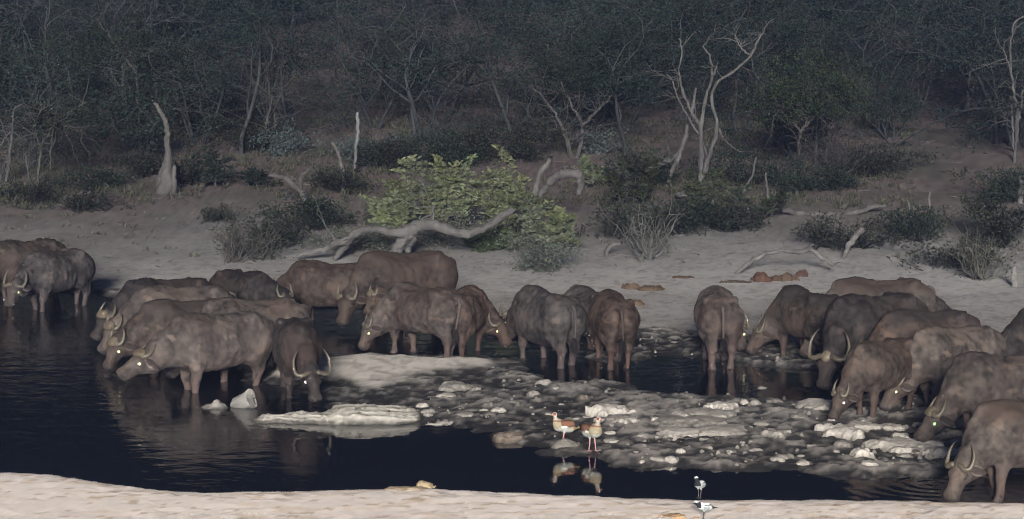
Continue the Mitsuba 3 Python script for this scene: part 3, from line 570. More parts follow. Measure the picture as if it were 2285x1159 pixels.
# ---------------------------------------------------------------- birds
def bird(kind, px, py, yaw, label, s=1.0, turn=0, lean=0, n_=None):
    key = numbered(kind); X, Y, Z = on_ground(px, py)
    goose = kind == 'goose'
    lab(key, label, 'goose' if goose else 'plover')
    F = Field((-.45, -.22, -.02), (.40, .22, .75), .0085 if goose else .0065)
    if goose:                                            # 0.65 m tall, long legs and neck
        F.cone((-.12, 0, .34), (.08, 0, .37), .115, .12, .06); F.cone((-.30, 0, .33), (-.12, 0, .35), .035, .10, .06); F.cone((.08, 0, .37), (.15, 0, .46), .09, .05, .06)
        hd = np.array([.17, 0, .585]); F.cone((.145, 0, .45), hd, .042, .03, .03); F.ball(hd, (.048, .036, .040), .02)
        for sd in (-1, 1): F.cone((-.02, sd * .05, .30), (-.01, sd * .05, .22), .045, .016, .03)
        leg, foot, top = .011, .05, .23
    else:
        F.cone((-.06, 0, .20), (.05, 0, .22), .055, .058, .03); F.cone((-.17, 0, .18), (-.06, 0, .20), .012, .045, .04)
        hd = np.array([.10, 0, .315]) + (np.array([.02, 0, -.045]) if lean else 0); F.cone((.06, 0, .24), hd, .036, .028, .02); F.ball(hd, (.034, .028, .03), .015)
        for sd in (-1, 1): F.cone((.0, sd * .025, .17), (.0, sd * .025, .13), .02, .008, .02)
        leg, foot, top = .0065, .03, .14
    v, f = F.mesh()
    def W(q):
        q = np.asarray(q, float).copy(); g = sst(hd[2] - (.10 if goose else .05), hd[2] - .02, q[:, 2]) * (q[:, 0] > .04)
        q = np.where(g[:, None] > 0, hd * [1, 1, 0] + rotz((q - hd * [1, 1, 0]), math.radians(turn)) * 1, q) if turn else q
        return rotz(q * s, math.radians(yaw)) + [X, Y, Z]
    x, y, z = v.T; c = np.zeros((len(v), 3))
    if goose:
        c[:] = (.36, .28, .19); c[z < .32] = (.45, .41, .36)
        wing = (np.abs(y) > .03) & (z > .345 + .05 * (x > .05)) & (x < .06); c[wing] = (.16, .075, .05)
        c[(z > .40) & (x < .02)] = (.13, .07, .05); c[x < -.24] = (.03, .025, .025); c[(x < -.19) & (z < .345)] = (.33, .22, .09)
        c[(np.abs(y) > .085) & (z < .37) & (z > .325) & (x > -.06) & (x < .05)] = (.78, .75, .70)
        nk = (z > .455) & (x > .05); c[nk] = (.44, .36, .28); c[(z > .45) & (z < .475) & (x > .05)] = (.24, .11, .07)
        he = z > .55; c[he] = (.62, .55, .48); eye = (np.abs(z - .592) < .022) & (np.abs(x - .175) < .026) & (np.abs(y) > .018); c[eye] = (.26, .07, .045)
    else:
        c[:] = (.55, .54, .52); c[(z > .205) & (x < .05) & (np.abs(y) < .05)] = (.42, .42, .42); c[(z > .225) & (x < .0) & (np.abs(y) > .02)] = (.035, .035, .037)
        c[x < -.125] = (.03, .03, .03); c[(x > .055) & (z > .195)] = (.028, .027, .03); c[(np.abs(y) > .035) & (z < .215) & (x < .02) & (x > -.08)] = (.30, .30, .30)
        c[z > hd[2] + .012] = (.85, .84, .82); c[(z > .24) & (x < .06)] = (.75, .74, .72)
    c *= ((.70 if goose else .85) + .3 * fb(v * [1, 1, 1.6], 40, 2, 3))[:, None] * np.array([.92, 1, 1.05])
    scene[key + '__body'] = mikit.ply((W(v), f), 'matte', smooth=True, color=c)
    b0 = hd + [.035 if goose else .022, 0, -.006]
    bl, br = (.055, .017) if goose else (.033, .007)
    bv, bf = tube([b0, b0 + [bl * .6, 0, -.006], b0 + [bl, 0, -.012]], [br, br * .8, br * .35], 8)
    scene[key + '__bill'] = mikit.ply((W(bv), bf), 'matte', smooth=True, color=flat_color(len(bv), (.34, .17, .16) if goose else (.03, .03, .03)))
    for sd in (-1, 1):
        yy = sd * (.05 if goose else .025); step = .03 * sd if goose else .012 * sd
        lv, lf = tube([(-.01, yy, top), (.0 + step * .5, yy, top * .5), (.0 + step, yy, .008)], [leg * 1.3, leg, leg], 7)
        toes = [tube([(step, yy, .010), (step + foot * math.cos(a), yy + foot * math.sin(a), .005)], [leg * .9, leg * .5], 5) for a in (-.5, 0, .5, math.pi)]
        lv, lf = join([(lv, lf)] + toes)
        scene[numbered(key + '__leg')] = mikit.ply((W(lv), lf), 'matte', smooth=True, color=flat_color(len(lv), (.42, .22, .22) if goose else (.10, .09, .09)))
        ev = trimesh.creation.icosphere(subdivisions=1); q = ev.vertices * (.009 if goose else .006) + hd + [.012, sd * (.034 if goose else .025), .008]
        scene[numbered(key + '__eye')] = mikit.ply((W(q), ev.faces), 'eye_glass', smooth=True, color=flat_color(len(q), (.55, .08, .05) if goose else (.15, .03, .02)))
    tv, tf = tube(np.array([(-.28, 0, .335), (-.36, 0, .335), (-.43, 0, .325)]) if goose else np.array([(-.14, 0, .185), (-.19, 0, .18), (-.23, 0, .172)]), [.04, .035, .012] if goose else [.022, .020, .008], 8)
    tv[:, 2] = (tv[:, 2] - tv[:, 2].mean()) * .4 + tv[:, 2].mean()
    scene[key + '__tail'] = mikit.ply((W(tv), tf), 'matte', smooth=True, color=flat_color(len(tv), (.03, .027, .027)))
    if goose:
        for sd in (-1, 1):                              # folded wing
            wv = trimesh.creation.icosphere(subdivisions=3); q = wv.vertices * [.20, .022, .075]
            q = q + [-.10, sd * .098, .385]; q[:, 2] += -.06 * (q[:, 0] + .1) * -1 * .6; q[:, 1] -= sd * .25 * np.maximum(-(q[:, 0] + .1), 0)
            wc = np.where((q[:, 0] < -.2)[:, None], [.025, .025, .028], np.where((q[:, 2] < .36)[:, None] & (q[:, 0] > -.12)[:, None], [.75, .72, .68], [.17, .085, .055])) * (.8 + .4 * fb(q * [1, 1, 3], 22, 2, 3))[:, None]
            scene[numbered(key + '__wing')] = mikit.ply((W(q), wv.faces), 'matte', smooth=True, color=wc)
bird('goose', 1257, 992, 188, 'left goose with pale breast and chestnut back facing left on a low rock', s=.86)
bird('goose', 1322, 1008, 305, 'right goose with tan breast facing the camera beside the other goose', s=.95, turn=20)
bird('plover', 1561, 1112, 235, 'black and white plover standing upright at the lip of the near bank', s=1.0)
bird('plover', 1570, 1162, 195, 'black and white plover crouching lowest in the picture on the near bank', s=.95, lean=1)

# ---------------------------------------------------------------- dead wood and trees with their own outline
GREYWOOD, BROWNWOOD, PALEWOOD = (.13, .117, .11), (.055, .047, .043), (.21, .19, .178)
def wood_color(v, col, seed=0):
    v = np.asarray(v); st = fb(v * [9, 9, 1.6] + seed, 1.0, 4, 3); sp = fb(v + seed, 1.3, 3, 6)
    return .62 * np.asarray(col) * np.clip(.15 + 1.35 * st + .5 * (sp - .3), .2, 2)[:, None]
def wobble(p, amp, seed):
    p = np.asarray(p, float); n = len(p); r = np.random.default_rng(seed).normal(size=(n, 3)) * amp
    r[0] = 0; return p + r
def woody(name, base, limbs, label, cat, col=GREYWOOD, crown=None, twigs=0, seed=1, group=None, fork=.5, depth=None):
    """limbs: lists of (px, py, half width in px) seen in the photograph; each becomes a round tapering limb in the plane through the base, swaying to and fro in depth"""
    key = numbered(name); lab(key, label, cat, group)
    P = on_ground(*base); y0 = depth or P[1]
    rng = np.random.default_rng(seed); tips = []
    for i, l in enumerate(limbs):
        ph = rng.uniform(0, 6.28); dirn = 0 if i == 0 else rng.uniform(-.45, .45)
        p, r = [], []
        for j, (px, py, rp) in enumerate(l):
            q0 = at_y(px, py, y0); L = math.hypot(q0[0] - at_y(l[0][0], l[0][1], y0)[0], q0[2] - at_y(l[0][0], l[0][1], y0)[2])
            q = at_y(px, py, y0 + dirn * L + .10 * math.sin(ph + 1.7 * j) * (j > 0)); p.append(q); r.append(rp * (.62 if cat == 'tree' else .85) * math.hypot(y0, CAM_H) / FOCAL)
        if abs(l[0][1] - base[1]) < 14 and abs(l[0][0] - base[0]) < 40: p[0] = p[0] - [0, 0, .12]
        n = 4 * len(l) + 2; c = curve(p, n); u = np.linspace(0, len(l) - 1, n)
        c = wobble(c, .012 + .12 * min(r), seed * 31 + i); rr = np.interp(u, range(len(l)), r) * (1 + .18 * (rng.random(n) - .5))
        sd_ = 10 if max(r) > .05 else 6; v, f = tube(c, rr, sd_); ax_ = np.vstack([np.repeat(c, sd_, 0), c[:1], c[-1:]])
        v = v + (v - ax_) * ((fb(v * [1, 1, .5] + seed, 6, 3, 8) - .5) * 1.0)[:, None]
        pk = numbered(key + ('__trunk' if i == 0 else '__limb')); scene[pk] = mikit.ply((v, f), 'bark', smooth=True, color=wood_color(v, col, seed))
        tips.append((c, rr))
    if twigs:
        ms = []
        for _ in range(twigs):
            c, rr = tips[rng.integers(len(tips))]; k = rng.integers(len(c) // 3, len(c)); d = rng.normal(size=3) * [1, .7, .7] + [0, 0, .5]; d /= np.linalg.norm(d)
            L = rng.uniform(.4, 1.3) * fork * 2; b = c[k]
            q = [b]; 
            for s in range(4): d = d + rng.normal(size=3) * .28; d /= np.linalg.norm(d); q.append(q[-1] + d * L / 4)
            ms.append(tube(q, np.linspace(min(.018, rr[k]), .004, 5), 4))
            for s in (1, 2, 3):
                e = d + rng.normal(size=3) * .7; e /= np.linalg.norm(e); ms.append(tube([q[s], q[s] + e * L * .22 + [0, 0, .03], q[s] + e * L * .4], [.008, .006, .003], 3))
        v, f = join(ms); labels[key + '__twigs'] = {'kind': 'stuff'}; scene[key + '__twigs'] = mikit.ply((v, f), 'matte', smooth=False, color=wood_color(v, np.array(col) * .9, seed))
    if crown:
        V, F_, C = leaf_cloud([(at_y(px, py, y0 + dy), rx, rz) for px, py, dy, rx, rz in crown['blobs']], crown['n'], crown['col'], seed, crown.get('size', .05))
        scene[key + '__crown'] = mikit.ply((V, F_), 'matte', smooth=False, color=C)
    return key
def leaf_cloud(blobs, n, col, seed, size=.05, long=2.2):
    """leaf-sized faces in sprays spread through soft blobs: (centre, radius across, radius up)"""
    rng = np.random.default_rng(seed + 500); wts = np.array([b[1] ** 2 * b[2] for b in blobs]); ns = np.maximum((n * wts / wts.sum()).astype(int), 8)
    P = []
    for (c, rx, rz), k in zip(blobs, ns):
        m = max(k // 26, 3); cc = rng.normal(size=(m, 3)); cc /= np.linalg.norm(cc, axis=1, keepdims=True); cc *= rng.uniform(.35, 1.05, (m, 1)) ** .6
        w = rng.integers(0, m, k); dirs = rng.normal(size=(m, 3)) * [1, 1, .45]; dirs /= np.linalg.norm(dirs, axis=1, keepdims=True)
        q = cc[w] * [rx, rx, rz] + dirs[w] * rng.uniform(-.42, .42, (k, 1)) + rng.normal(size=(k, 3)) * .07
        P.append(np.hstack([q + c, dirs[w]]))
    P = np.vstack(P); k = len(P)
    a = P[:, 3:] + rng.normal(size=(k, 3)) * .55; a /= np.linalg.norm(a, axis=1, keepdims=True)
    b = np.cross(a, rng.normal(size=(k, 3))); b /= np.linalg.norm(b, axis=1, keepdims=True) + 1e-9
    s = size * rng.uniform(.6, 1.4, (k, 1)); p = P[:, :3]
    V = np.stack([p - a * s * long * .5, p + b * s * .5, p + a * s * long * .5, p - b * s * .5], 1).reshape(-1, 3)
    i = np.arange(k)[:, None] * 4; F_ = np.vstack([i + [0, 1, 2], i + [0, 2, 3]])
    t = (.55 + .9 * fb(p, .9, 3, seed) + .5 * (rng.random(k) - .5))
    C = .75 * np.repeat(np.asarray(col) * t[:, None] * (1 + .25 * (rng.random((k, 3)) - .5)), 4, 0)
    return V, F_, np.clip(C, .004, .5)

LEAF, OLIVE, PALELEAF, GREYLEAF = (.036, .043, .030), (.055, .060, .034), (.21, .232, .118), (.085, .095, .080)
woody('dead_tree', (1567, 431), [[(1567, 436, 13), (1565, 358, 12), (1565, 276, 9), (1575, 220, 8), (1590, 172, 5), (1584, 125, 4), (1569, 106, 2.5)], [(1572, 385, 11), (1582, 350, 10), (1601, 280, 8), (1588, 216, 6), (1596, 190, 6), (1640, 158, 5), (1675, 125, 5), (1690, 95, 4.5), (1709, 60, 3), (1724, 44, 1.5)],
      [(1675, 125, 4), (1655, 108, 3), (1640, 84, 2)], [(1565, 280, 7), (1540, 245, 6), (1522, 200, 5), (1515, 160, 3.5), (1522, 120, 3), (1515, 86, 2)], [(1592, 170, 4), (1600, 145, 3), (1603, 137, 1.5)], [(1580, 350, 4), (1560, 300, 4), (1535, 262, 4), (1511, 216, 4), (1500, 180, 3), (1486, 165, 2)], [(1604, 288, 4), (1630, 325, 3), (1662, 342, 2)]],
      'tall dead tree with pale forked trunk and long bare limbs right of centre', 'tree', PALEWOOD, twigs=26, seed=11)
woody('leaning_dead_trunk', (1487, 418), [[(1484, 422, 6), (1502, 378, 6), (1519, 336, 6), (1541, 259, 5), (1550, 215, 4.5), (1553, 196, 3)], [(1519, 338, 5), (1500, 352, 6), (1470, 368, 7), (1440, 378, 7), (1425, 392, 6)]], 'pale leaning dead trunk crossing a bent log left of the tall dead tree', 'dead tree', PALEWOOD, twigs=6, seed=12)
woody('feathery_tree', (1280, 355), [[(1274, 360, 8), (1257, 293, 6.5), (1239, 255, 5), (1209, 216, 4), (1180, 190, 2.5)], [(1276, 356, 6), (1266, 310, 5), (1258, 285, 4)], [(1284, 352, 8), (1298, 282, 7), (1278, 237, 5), (1261, 203, 4), (1240, 160, 3)], [(1298, 284, 6), (1326, 254, 5.5), (1360, 220, 4), (1390, 180, 3)]],
      'wide feathery tree on a V shaped trunk at the middle of the woodland edge', 'tree', (.165, .145, .135), twigs=60, seed=13, fork=.8,
      crown=dict(n=7000, col=(.040, .050, .040), size=.04, blobs=[(1300, 150, 0, 1.5, .9), (1240, 130, .5, 1.2, .8), (1370, 140, .4, 1.2, .9), (1330, 90, .8, 1.1, .6), (1200, 190, 0, .9, .5), (1270, 190, -.6, 1.0, .5), (1400, 200, 0, .7, .5)]))
woody('round_crowned_tree', (1784, 404), [[(1784, 408, 7), (1783, 315, 6.5), (1793, 285, 6), (1805, 250, 3)], [(1790, 300, 4), (1765, 270, 3), (1735, 240, 2)], [(1795, 285, 4), (1830, 245, 3), (1860, 210, 2)]],
      'round crowned tree on a thin straight trunk right of the tall dead tree', 'tree', (.15, .125, .11), twigs=40, seed=14, crown=dict(n=9000, col=(.045, .055, .036), size=.045, blobs=[(1800, 210, 0, 1.9, .8), (1730, 230, .4, 1.2, .6), (1870, 225, .3, 1.3, .6), (1790, 150, .6, 1.3, .6), (1880, 160, .8, 1.0, .5)]))
woody('thin_tree', (1839, 372), [[(1839, 376, 6), (1852, 311, 5.5), (1869, 280, 3.5), (1880, 240, 2)], [(1846, 335, 3), (1835, 300, 2.5), (1830, 270, 2)]], 'thin forked stem just right of the round crowned tree', 'tree', (.16, .14, .13), twigs=14, seed=15)
woody('thin_tree', (1815, 372), [[(1815, 374, 3.5), (1822, 330, 3.5), (1822, 293, 3), (1815, 275, 2)]], 'slender pale stem close behind the round crowned tree', 'tree', (.19, .17, .16), twigs=8, seed=16)
woody('multi_stem_tree', (2045, 240), [[(2042, 242, 5), (2035, 200, 5), (2020, 170, 4), (1998, 135, 3)], [(2048, 242, 5), (2062, 190, 5), (2076, 142, 4.5), (2111, 86, 5), (2160, 60, 4.5), (2219, 30, 3), (2245, 15, 1.5)], [(2046, 240, 4), (2050, 180, 4), (2048, 130, 3), (2040, 60, 2)], [(2052, 240, 4), (2074, 190, 3.5), (2080, 150, 3)], [(2044, 240, 3.5), (2028, 210, 3), (2022, 190, 2)]],
      'many stemmed tree with one long limb leaning to the right, upper right', 'tree', (.17, .155, .145), twigs=40, seed=17)
woody('forked_tree', (2160, 256), [[(2160, 260, 6), (2160, 205, 6), (2164, 165, 5), (2180, 135, 4), (2197, 117, 2.5)], [(2163, 225, 5), (2176, 185, 4), (2199, 137, 2.5)], [(2163, 172, 3.5), (2175, 130, 3), (2184, 103, 1.5)]], 'bare forked tree at the top of the bare earth path, upper right', 'tree', (.18, .165, .155), twigs=12, seed=18)
woody('tall_pale_tree', (2262, 364), [[(2262, 368, 6), (2268, 300, 6), (2270, 259, 6), (2262, 205, 5), (2256, 150, 4.5), (2255, 95, 4), (2264, 52, 4), (2283, 36, 2.5)], [(2268, 290, 5), (2278, 240, 5), (2282, 200, 4)], [(2264, 345, 4), (2260, 290, 4), (2257, 235, 3)], [(2257, 165, 3), (2246, 130, 3), (2240, 105, 2)]], 'tall pale barked tree at the upper right edge', 'tree', (.20, .18, .17), twigs=22, seed=19)
woody('twin_stem_tree', (14, 416), [[(9, 420, 6), (18, 370, 6), (22, 345, 5), (28, 280, 5), (30, 250, 3.5), (50, 232, 2)], [(0, 402, 5), (8, 375, 5), (20, 345, 4)], [(26, 292, 3.5), (5, 320, 3.5), (-10, 345, 3)]], 'twin stemmed grey tree at the left edge', 'tree', (.17, .155, .145), twigs=16, seed=20)
woody('arching_tree', (80, 440), [[(80, 444, 5.5), (85, 390, 5), (91, 332, 5), (105, 305, 4.5), (117, 285, 4), (142, 259, 3.5), (194, 229, 2)], [(78, 425, 3.5), (66, 390, 3.5), (56, 345, 2.5)], [(117, 284, 3), (160, 285, 2.5), (190, 300, 1.5)], [(93, 330, 3), (80, 290, 2.5), (95, 240, 1.5)], [(112, 380, 2.5), (114, 330, 2.5), (118, 288, 2.5)]],
      'spreading small tree with arching twigs in the left foreground of the woodland', 'tree', (.15, .14, .125), twigs=70, seed=21, fork=.6, crown=dict(n=1800, col=LEAF, size=.045, blobs=[(130, 260, 0, .9, .5), (80, 270, .3, .7, .5), (180, 250, 0, .7, .35)]))
woody('thick_trunked_tree', (281, 334), [[(283, 340, 17), (284, 290, 13), (285, 246, 10), (272, 205, 5), (258, 180, 4.5), (248, 160, 2.5)], [(312, 346, 14), (309, 290, 12), (308, 259, 9), (306, 210, 6), (304, 164, 5), (276, 130, 5), (250, 90, 4), (222, 52, 2.5)], [(274, 215, 4), (273, 170, 4), (272, 145, 3)], [(304, 172, 3), (308, 145, 2)], [(318, 340, 6), (318, 318, 4)], [(272, 336, 8), (265, 320, 5), (262, 285, 3)]],
      'old thick twin trunked tree with a long dead limb reaching up to the left', 'tree', (.16, .145, .14), twigs=26, seed=22, crown=dict(n=5200, col=(.034, .042, .030), size=.05, blobs=[(220, 170, .8, 1.7, .9), (330, 120, 1.2, 1.6, .8), (160, 110, 1.2, 1.5, .8), (280, 70, 1.0, 1.6, .7)]))
woody('dead_stump', (370, 432), [[(370, 438, 24), (371, 395, 20), (374, 358, 14), (373, 310, 8), (367, 268, 7), (352, 240, 6), (345, 229, 5)], [(352, 434, 12), (360, 395, 9), (370, 362, 6)], [(388, 434, 8), (388, 370, 5)]], 'broad dead stump tapering into a bent spike at left', 'dead tree', (.22, .195, .18), twigs=0, seed=23)
woody('dead_pole', (766, 433), [[(767, 436, 5), (764, 380, 5), (758, 350, 5), (740, 321, 4)]], 'bent bare pole left of the pale green bush', 'dead tree', (.24, .21, .19), seed=24)
woody('dead_pole', (792, 384), [[(791, 388, 4.5), (795, 320, 4.5), (799, 285, 5), (798, 252, 4)]], 'straight white pole standing taller behind the bent one', 'dead tree', (.32, .30, .29), seed=25)
woody('forked_branch', (682, 462), [[(682, 468, 4), (673, 430, 8), (655, 412, 8), (639, 401, 8), (615, 394, 7), (600, 389, 5)], [(672, 425, 6), (671, 400, 6), (678, 387, 5), (695, 376, 3)]], 'forked dead branch shaped like antlers standing at left of centre', 'dead branch', (.18, .155, .145), twigs=2, seed=26)
woody('slim_tree', (580, 345), [[(580, 349, 4), (590, 300, 4.5), (595, 276, 4.5), (604, 216, 3), (598, 190, 2)], [(612, 290, 3), (614, 240, 3), (622, 210, 2)]], 'slim brown stems under dark branches left of the two poles', 'tree', (.13, .115, .105), twigs=40, seed=27, fork=1.0)
woody('short_log', (480, 398), [[(462, 403, 4.5), (490, 392, 4.5), (526, 380, 3.5)]], 'short white log slanting on the ground right of the broad stump', 'log', (.30, .27, .22), seed=28)
woody('fallen_limb', (884, 584), [[(662, 574, 4), (704, 562, 8), (746, 545, 9), (788, 527, 9), (823, 511, 10), (858, 517, 11), (886, 520, 13), (935, 506, 17), (970, 502, 16), (1005, 517, 12), (1040, 523, 12), (1093, 501, 10), (1120, 482, 10), (1145, 468, 8)], [(925, 512, 15), (905, 532, 15), (888, 555, 15), (880, 580, 14)], [(786, 530, 8), (765, 541, 7), (749, 535, 6), (738, 522, 3)], [(782, 536, 7), (760, 560, 8), (748, 578, 7)], [(925, 530, 8), (914, 550, 8), (910, 562, 7)], [(968, 500, 4), (966, 470, 3), (975, 450, 2)]],
      'long sinuous fallen limb lying before the pale green bush', 'fallen limb', (.22, .20, .19), twigs=14, seed=29)
woody('arched_log', (1195, 448), [[(1188, 540, 9), (1190, 452, 10), (1198, 415, 10), (1205, 387, 9), (1218, 370, 8), (1231, 357, 5)], [(1197, 442, 8), (1215, 420, 9), (1236, 400, 10), (1261, 386, 12), (1296, 386, 12), (1297, 405, 11), (1291, 434, 7)], [(1261, 380, 4), (1259, 372, 3)]], 'thick arched dead log with one upright stub behind the pale green bush', 'log', (.22, .195, .185), seed=30, depth=75.0)
woody('bent_branch', (1640, 611), [[(1635, 612, 5), (1685, 579, 6), (1739, 561, 6), (1775, 563, 5), (1807, 558, 6), (1835, 575, 6), (1862, 598, 4)], [(1800, 560, 3), (1808, 552, 3), (1814, 546, 2)]], 'bent grey branch arched over the sand behind the dung heaps', 'branch', (.25, .225, .215), seed=31)
woody('slanting_stub', (1878, 578), [[(1876, 582, 5), (1895, 550, 8), (1925, 512, 9)]], 'blunt stub slanting up beside the bent grey branch', 'log', (.28, .25, .24), seed=32)
woody('lying_branch', (1730, 494), [[(1508, 434, 7), (1540, 437, 8), (1567, 443, 7), (1610, 462, 5), (1658, 478, 5), (1700, 488, 5), (1732, 493, 4)], [(1640, 468, 3), (1690, 478, 3), (1720, 490, 3)]], 'long thin branch lying below the tall dead tree', 'branch', (.22, .20, .19), twigs=8, seed=33, depth=82)
woody('log', (1860, 482), [[(1744, 470, 7), (1775, 475, 8), (1820, 480, 7), (1870, 480, 7), (1920, 472, 7), (1955, 461, 7), (1980, 459, 5)]], 'low sagging log on the bare ground left of the path', 'log', (.21, .185, .175), seed=34)
woody('root_stub', (1354, 572), [[(1352, 574, 8), (1358, 556, 7), (1370, 546, 6), (1387, 544, 4)], [(1358, 562, 5), (1400, 570, 6), (1430, 582, 4)]], 'curled root stub on the sand right of the pale green bush', 'stump', (.23, .205, .195), seed=35)
for q in [((2074, 524), [(2074, 528, 4), (2073, 480, 4), (2075, 428, 3)], 'thin pale post in the shrubs beside the path', .24, 36), ((1586, 508), [(1585, 512, 3.5), (1590, 470, 4), (1591, 449, 4)], 'short post under the tall dead tree', .22, 37), ((1428, 505), [(1428, 508, 5), (1428, 474, 4)], 'white stub among the twigs of the bare shrub', .33, 38),
          ((2266, 640), [(2266, 645, 8), (2264, 615, 8), (2262, 597, 7)], 'short white post at the right edge of the far sand', .32, 39), ((2030, 535), [(2030, 538, 3), (2032, 490, 3), (2027, 450, 2)], 'thin stick in the dark shrub left of the path', .24, 40), ((626, 545), [(626, 548, 7), (626, 508, 6)], 'broken stub at the left end of the fallen limb', .20, 41),
          ((1712, 448), [(1718, 452, 3.5), (1712, 425, 3.5), (1708, 385, 2.5)], 'thin upright stick right of the tall dead tree', .24, 42), ((1652, 448), [(1650, 452, 4), (1665, 415, 4), (1680, 390, 3.5), (1686, 350, 2)], 'crooked dead sapling right of the tall dead tree', .18, 43), ((2278, 455), [(2278, 458, 8), (2278, 425, 7), (2276, 395, 4)], 'weathered snag at the right edge below the tall pale tree', .30, 44),
          ((2112, 598), [(2190, 570, 3), (2160, 590, 3.5), (2145, 612, 4)], 'fallen stick leaning in the right hand shrub', .26, 45)]:
    woody('stick', q[0], [q[1]], q[2], 'stick', (q[3], q[3] * .9, q[3] * .85), seed=q[4])

# ---------------------------------------------------------------- bushes
def bush(name, px, py, w, h, label, col, n, seed, size=.045, long=2.2, stems=9, stemcol=BROWNWOOD, sprigs=0, group=None):
    """w, h in metres; base at the pixel's ground"""
    key = numbered(name); lab(key, label, 'bush', group); P = on_ground(px, py); rng = np.random.default_rng(seed); ms = []; blobs = []
    for k in range(stems):
        d = np.array([rng.normal() * .5, rng.normal() * .5, 1.0]); d[:2] *= w / h * .9
        tip = P + d * h * rng.uniform(.55, .95) * [1, 1, 1 / max(1, abs(d[0]) * .8)]
        c = wobble(curve([P + rng.normal(size=3) * [.12, .12, 0] - [0, 0, .05], (P + tip) / 2 + rng.normal(size=3) * .12, tip], 7), .025, seed + k)
        ms.append(tube(c, np.linspace(.022, .006, 7), 5)); blobs.append((tip, w * rng.uniform(.16, .3), h * rng.uniform(.14, .26)))
        for s in range(5):
            b = c[rng.integers(2, 7)]; e = rng.normal(size=3) + [0, 0, .4]; e /= np.linalg.norm(e); L = rng.uniform(.2, .55) * min(h, 1.5)
            ms.append(tube([b, b + e * L * .5 + rng.normal(size=3) * .03, b + e * L + [0, 0, .05]], [.009, .006, .003], 4))
    for k in range(stems):
        a, r = rng.uniform(0, 6.28), rng.uniform(.1, .42)
        blobs.append((P + [math.cos(a) * r * w, math.sin(a) * r * w * .7, h * rng.uniform(.15, .55)], w * rng.uniform(.15, .25), h * rng.uniform(.12, .22)))
    v, f = join(ms); scene[key + '__stems'] = mikit.ply((v, f), 'matte', smooth=True, color=wood_color(v, stemcol, seed))
    if n:
        V, F_, C = leaf_cloud(blobs, n, col, seed, size, long)
        scene[key + '__leaves'] = mikit.ply((V, F_), 'matte', smooth=False, color=C)
    return key
def sprig_bush(px, py, sprigs, label, seed, col=PALELEAF, n=1500, w=1.4, h=1.0):
    """leafy shoots with long leaves fanned along each stem; sprigs = pixels of the shoot tips"""
    key = numbered('leafy_bush'); lab(key, label, 'bush'); P = on_ground(px, py); rng = np.random.default_rng(seed); ms, V, C = [], [], []
    for k, (sx, sy) in enumerate(sprigs):
        tip = at_y(sx, sy, P[1] + rng.uniform(-.5, .5)); b = P + [rng.normal() * .3 + (tip[0] - P[0]) * .4, rng.normal() * .25, -.05]
        c = curve([b, b * .45 + tip * .55 + [0, 0, -.05], tip], 14); ms.append(tube(c, np.linspace(.018, .006, 14), 5))
        tone = rng.uniform(.55, 1.15) * np.array([1, rng.uniform(.9, 1.02), rng.uniform(.9, 1.3)])
        for sub in range(8):
            t0 = c[rng.integers(5, 14)]; e = rng.normal(size=3) * [.22, .2, .12] + [0, 0, .14]; q = curve([t0, t0 + e * .6 + [0, 0, -.02], t0 + e], 6)
            if sub == 0: q = c[8:]
            ms.append(tube(q, np.linspace(.007, .003, len(q)), 4))
            for p in q[len(q) // 3:]:
                for j in range(7):
                    a = rng.uniform(0, 6.28); d = np.array([math.cos(a), math.sin(a) * .8, rng.uniform(.15, 1.0)]); d /= np.linalg.norm(d); L = rng.uniform(.10, .22)
                    s_ = np.cross(d, [0, 1, .3]); s_ /= np.linalg.norm(s_) + 1e-9; s_ = s_ * L * .15; nrm = np.cross(s_, d); nrm /= np.linalg.norm(nrm) + 1e-9
                    p0 = p + rng.normal(size=3) * .01; V += [p0, p0 + d * L * .55 + s_ - nrm * .012, p0 + d * L - [0, 0, L * .15], p0 + d * L * .55 - s_ - nrm * .012]; C += [np.array(col) * tone * rng.uniform(.4, 1.0)] * 4
    V = np.array(V); i = np.arange(len(V) // 4)[:, None] * 4; F_ = np.vstack([i + [0, 1, 2], i + [0, 2, 3]])
    v, f = join(ms); scene[key + '__stems'] = mikit.ply((v, f), 'matte', smooth=True, color=wood_color(v, (.17, .15, .12), seed))
    scene[key + '__leaves'] = mikit.ply((V, F_), 'matte', smooth=False, color=np.array(C))
    return key
sprig_bush(880, 540, [(905, 372), (930, 356), (942, 380), (895, 408), (930, 410), (870, 430), (845, 445), (830, 452), (860, 470), (880, 440), (905, 450), (840, 480), (870, 500), (845, 510), (895, 480)], 'bright yellow green bush forming the left end of the big pale thicket', 1)
sprig_bush(985, 535, [(965, 382), (985, 372), (1010, 370), (1035, 380), (1045, 392), (1000, 400), (970, 410), (1020, 410), (950, 440), (990, 440), (1040, 430), (1065, 420), (1010, 460), (960, 470)], 'yellow green bush with tall shoots in the middle of the pale thicket', 2)
sprig_bush(1120, 540, [(1120, 365), (1140, 360), (1100, 395), (1125, 400), (1150, 410), (1165, 402), (1140, 430), (1100, 430), (1085, 450), (1160, 445), (1120, 460)], 'yellow green bush right of the middle of the pale thicket', 3)
sprig_bush(1215, 560, [(1170, 460), (1200, 465), (1225, 450), (1240, 480), (1260, 495), (1265, 515), (1230, 510), (1200, 500), (1180, 490), (1265, 540), (1240, 530), (1190, 440)], 'yellow green bush at the right end of the pale thicket beside the arched log', 4)
sprig_bush(1100, 560, [(1070, 530), (1100, 520), (1130, 525), (1120, 550), (1085, 550), (1060, 545), (1145, 540)], 'low bright green bush under the right arm of the fallen limb', 5, col=(.085, .105, .05))
sprig_bush(1310, 420, [(1303, 370), (1312, 378), (1300, 385)], 'single leafy shoot growing on the arched log', 6)
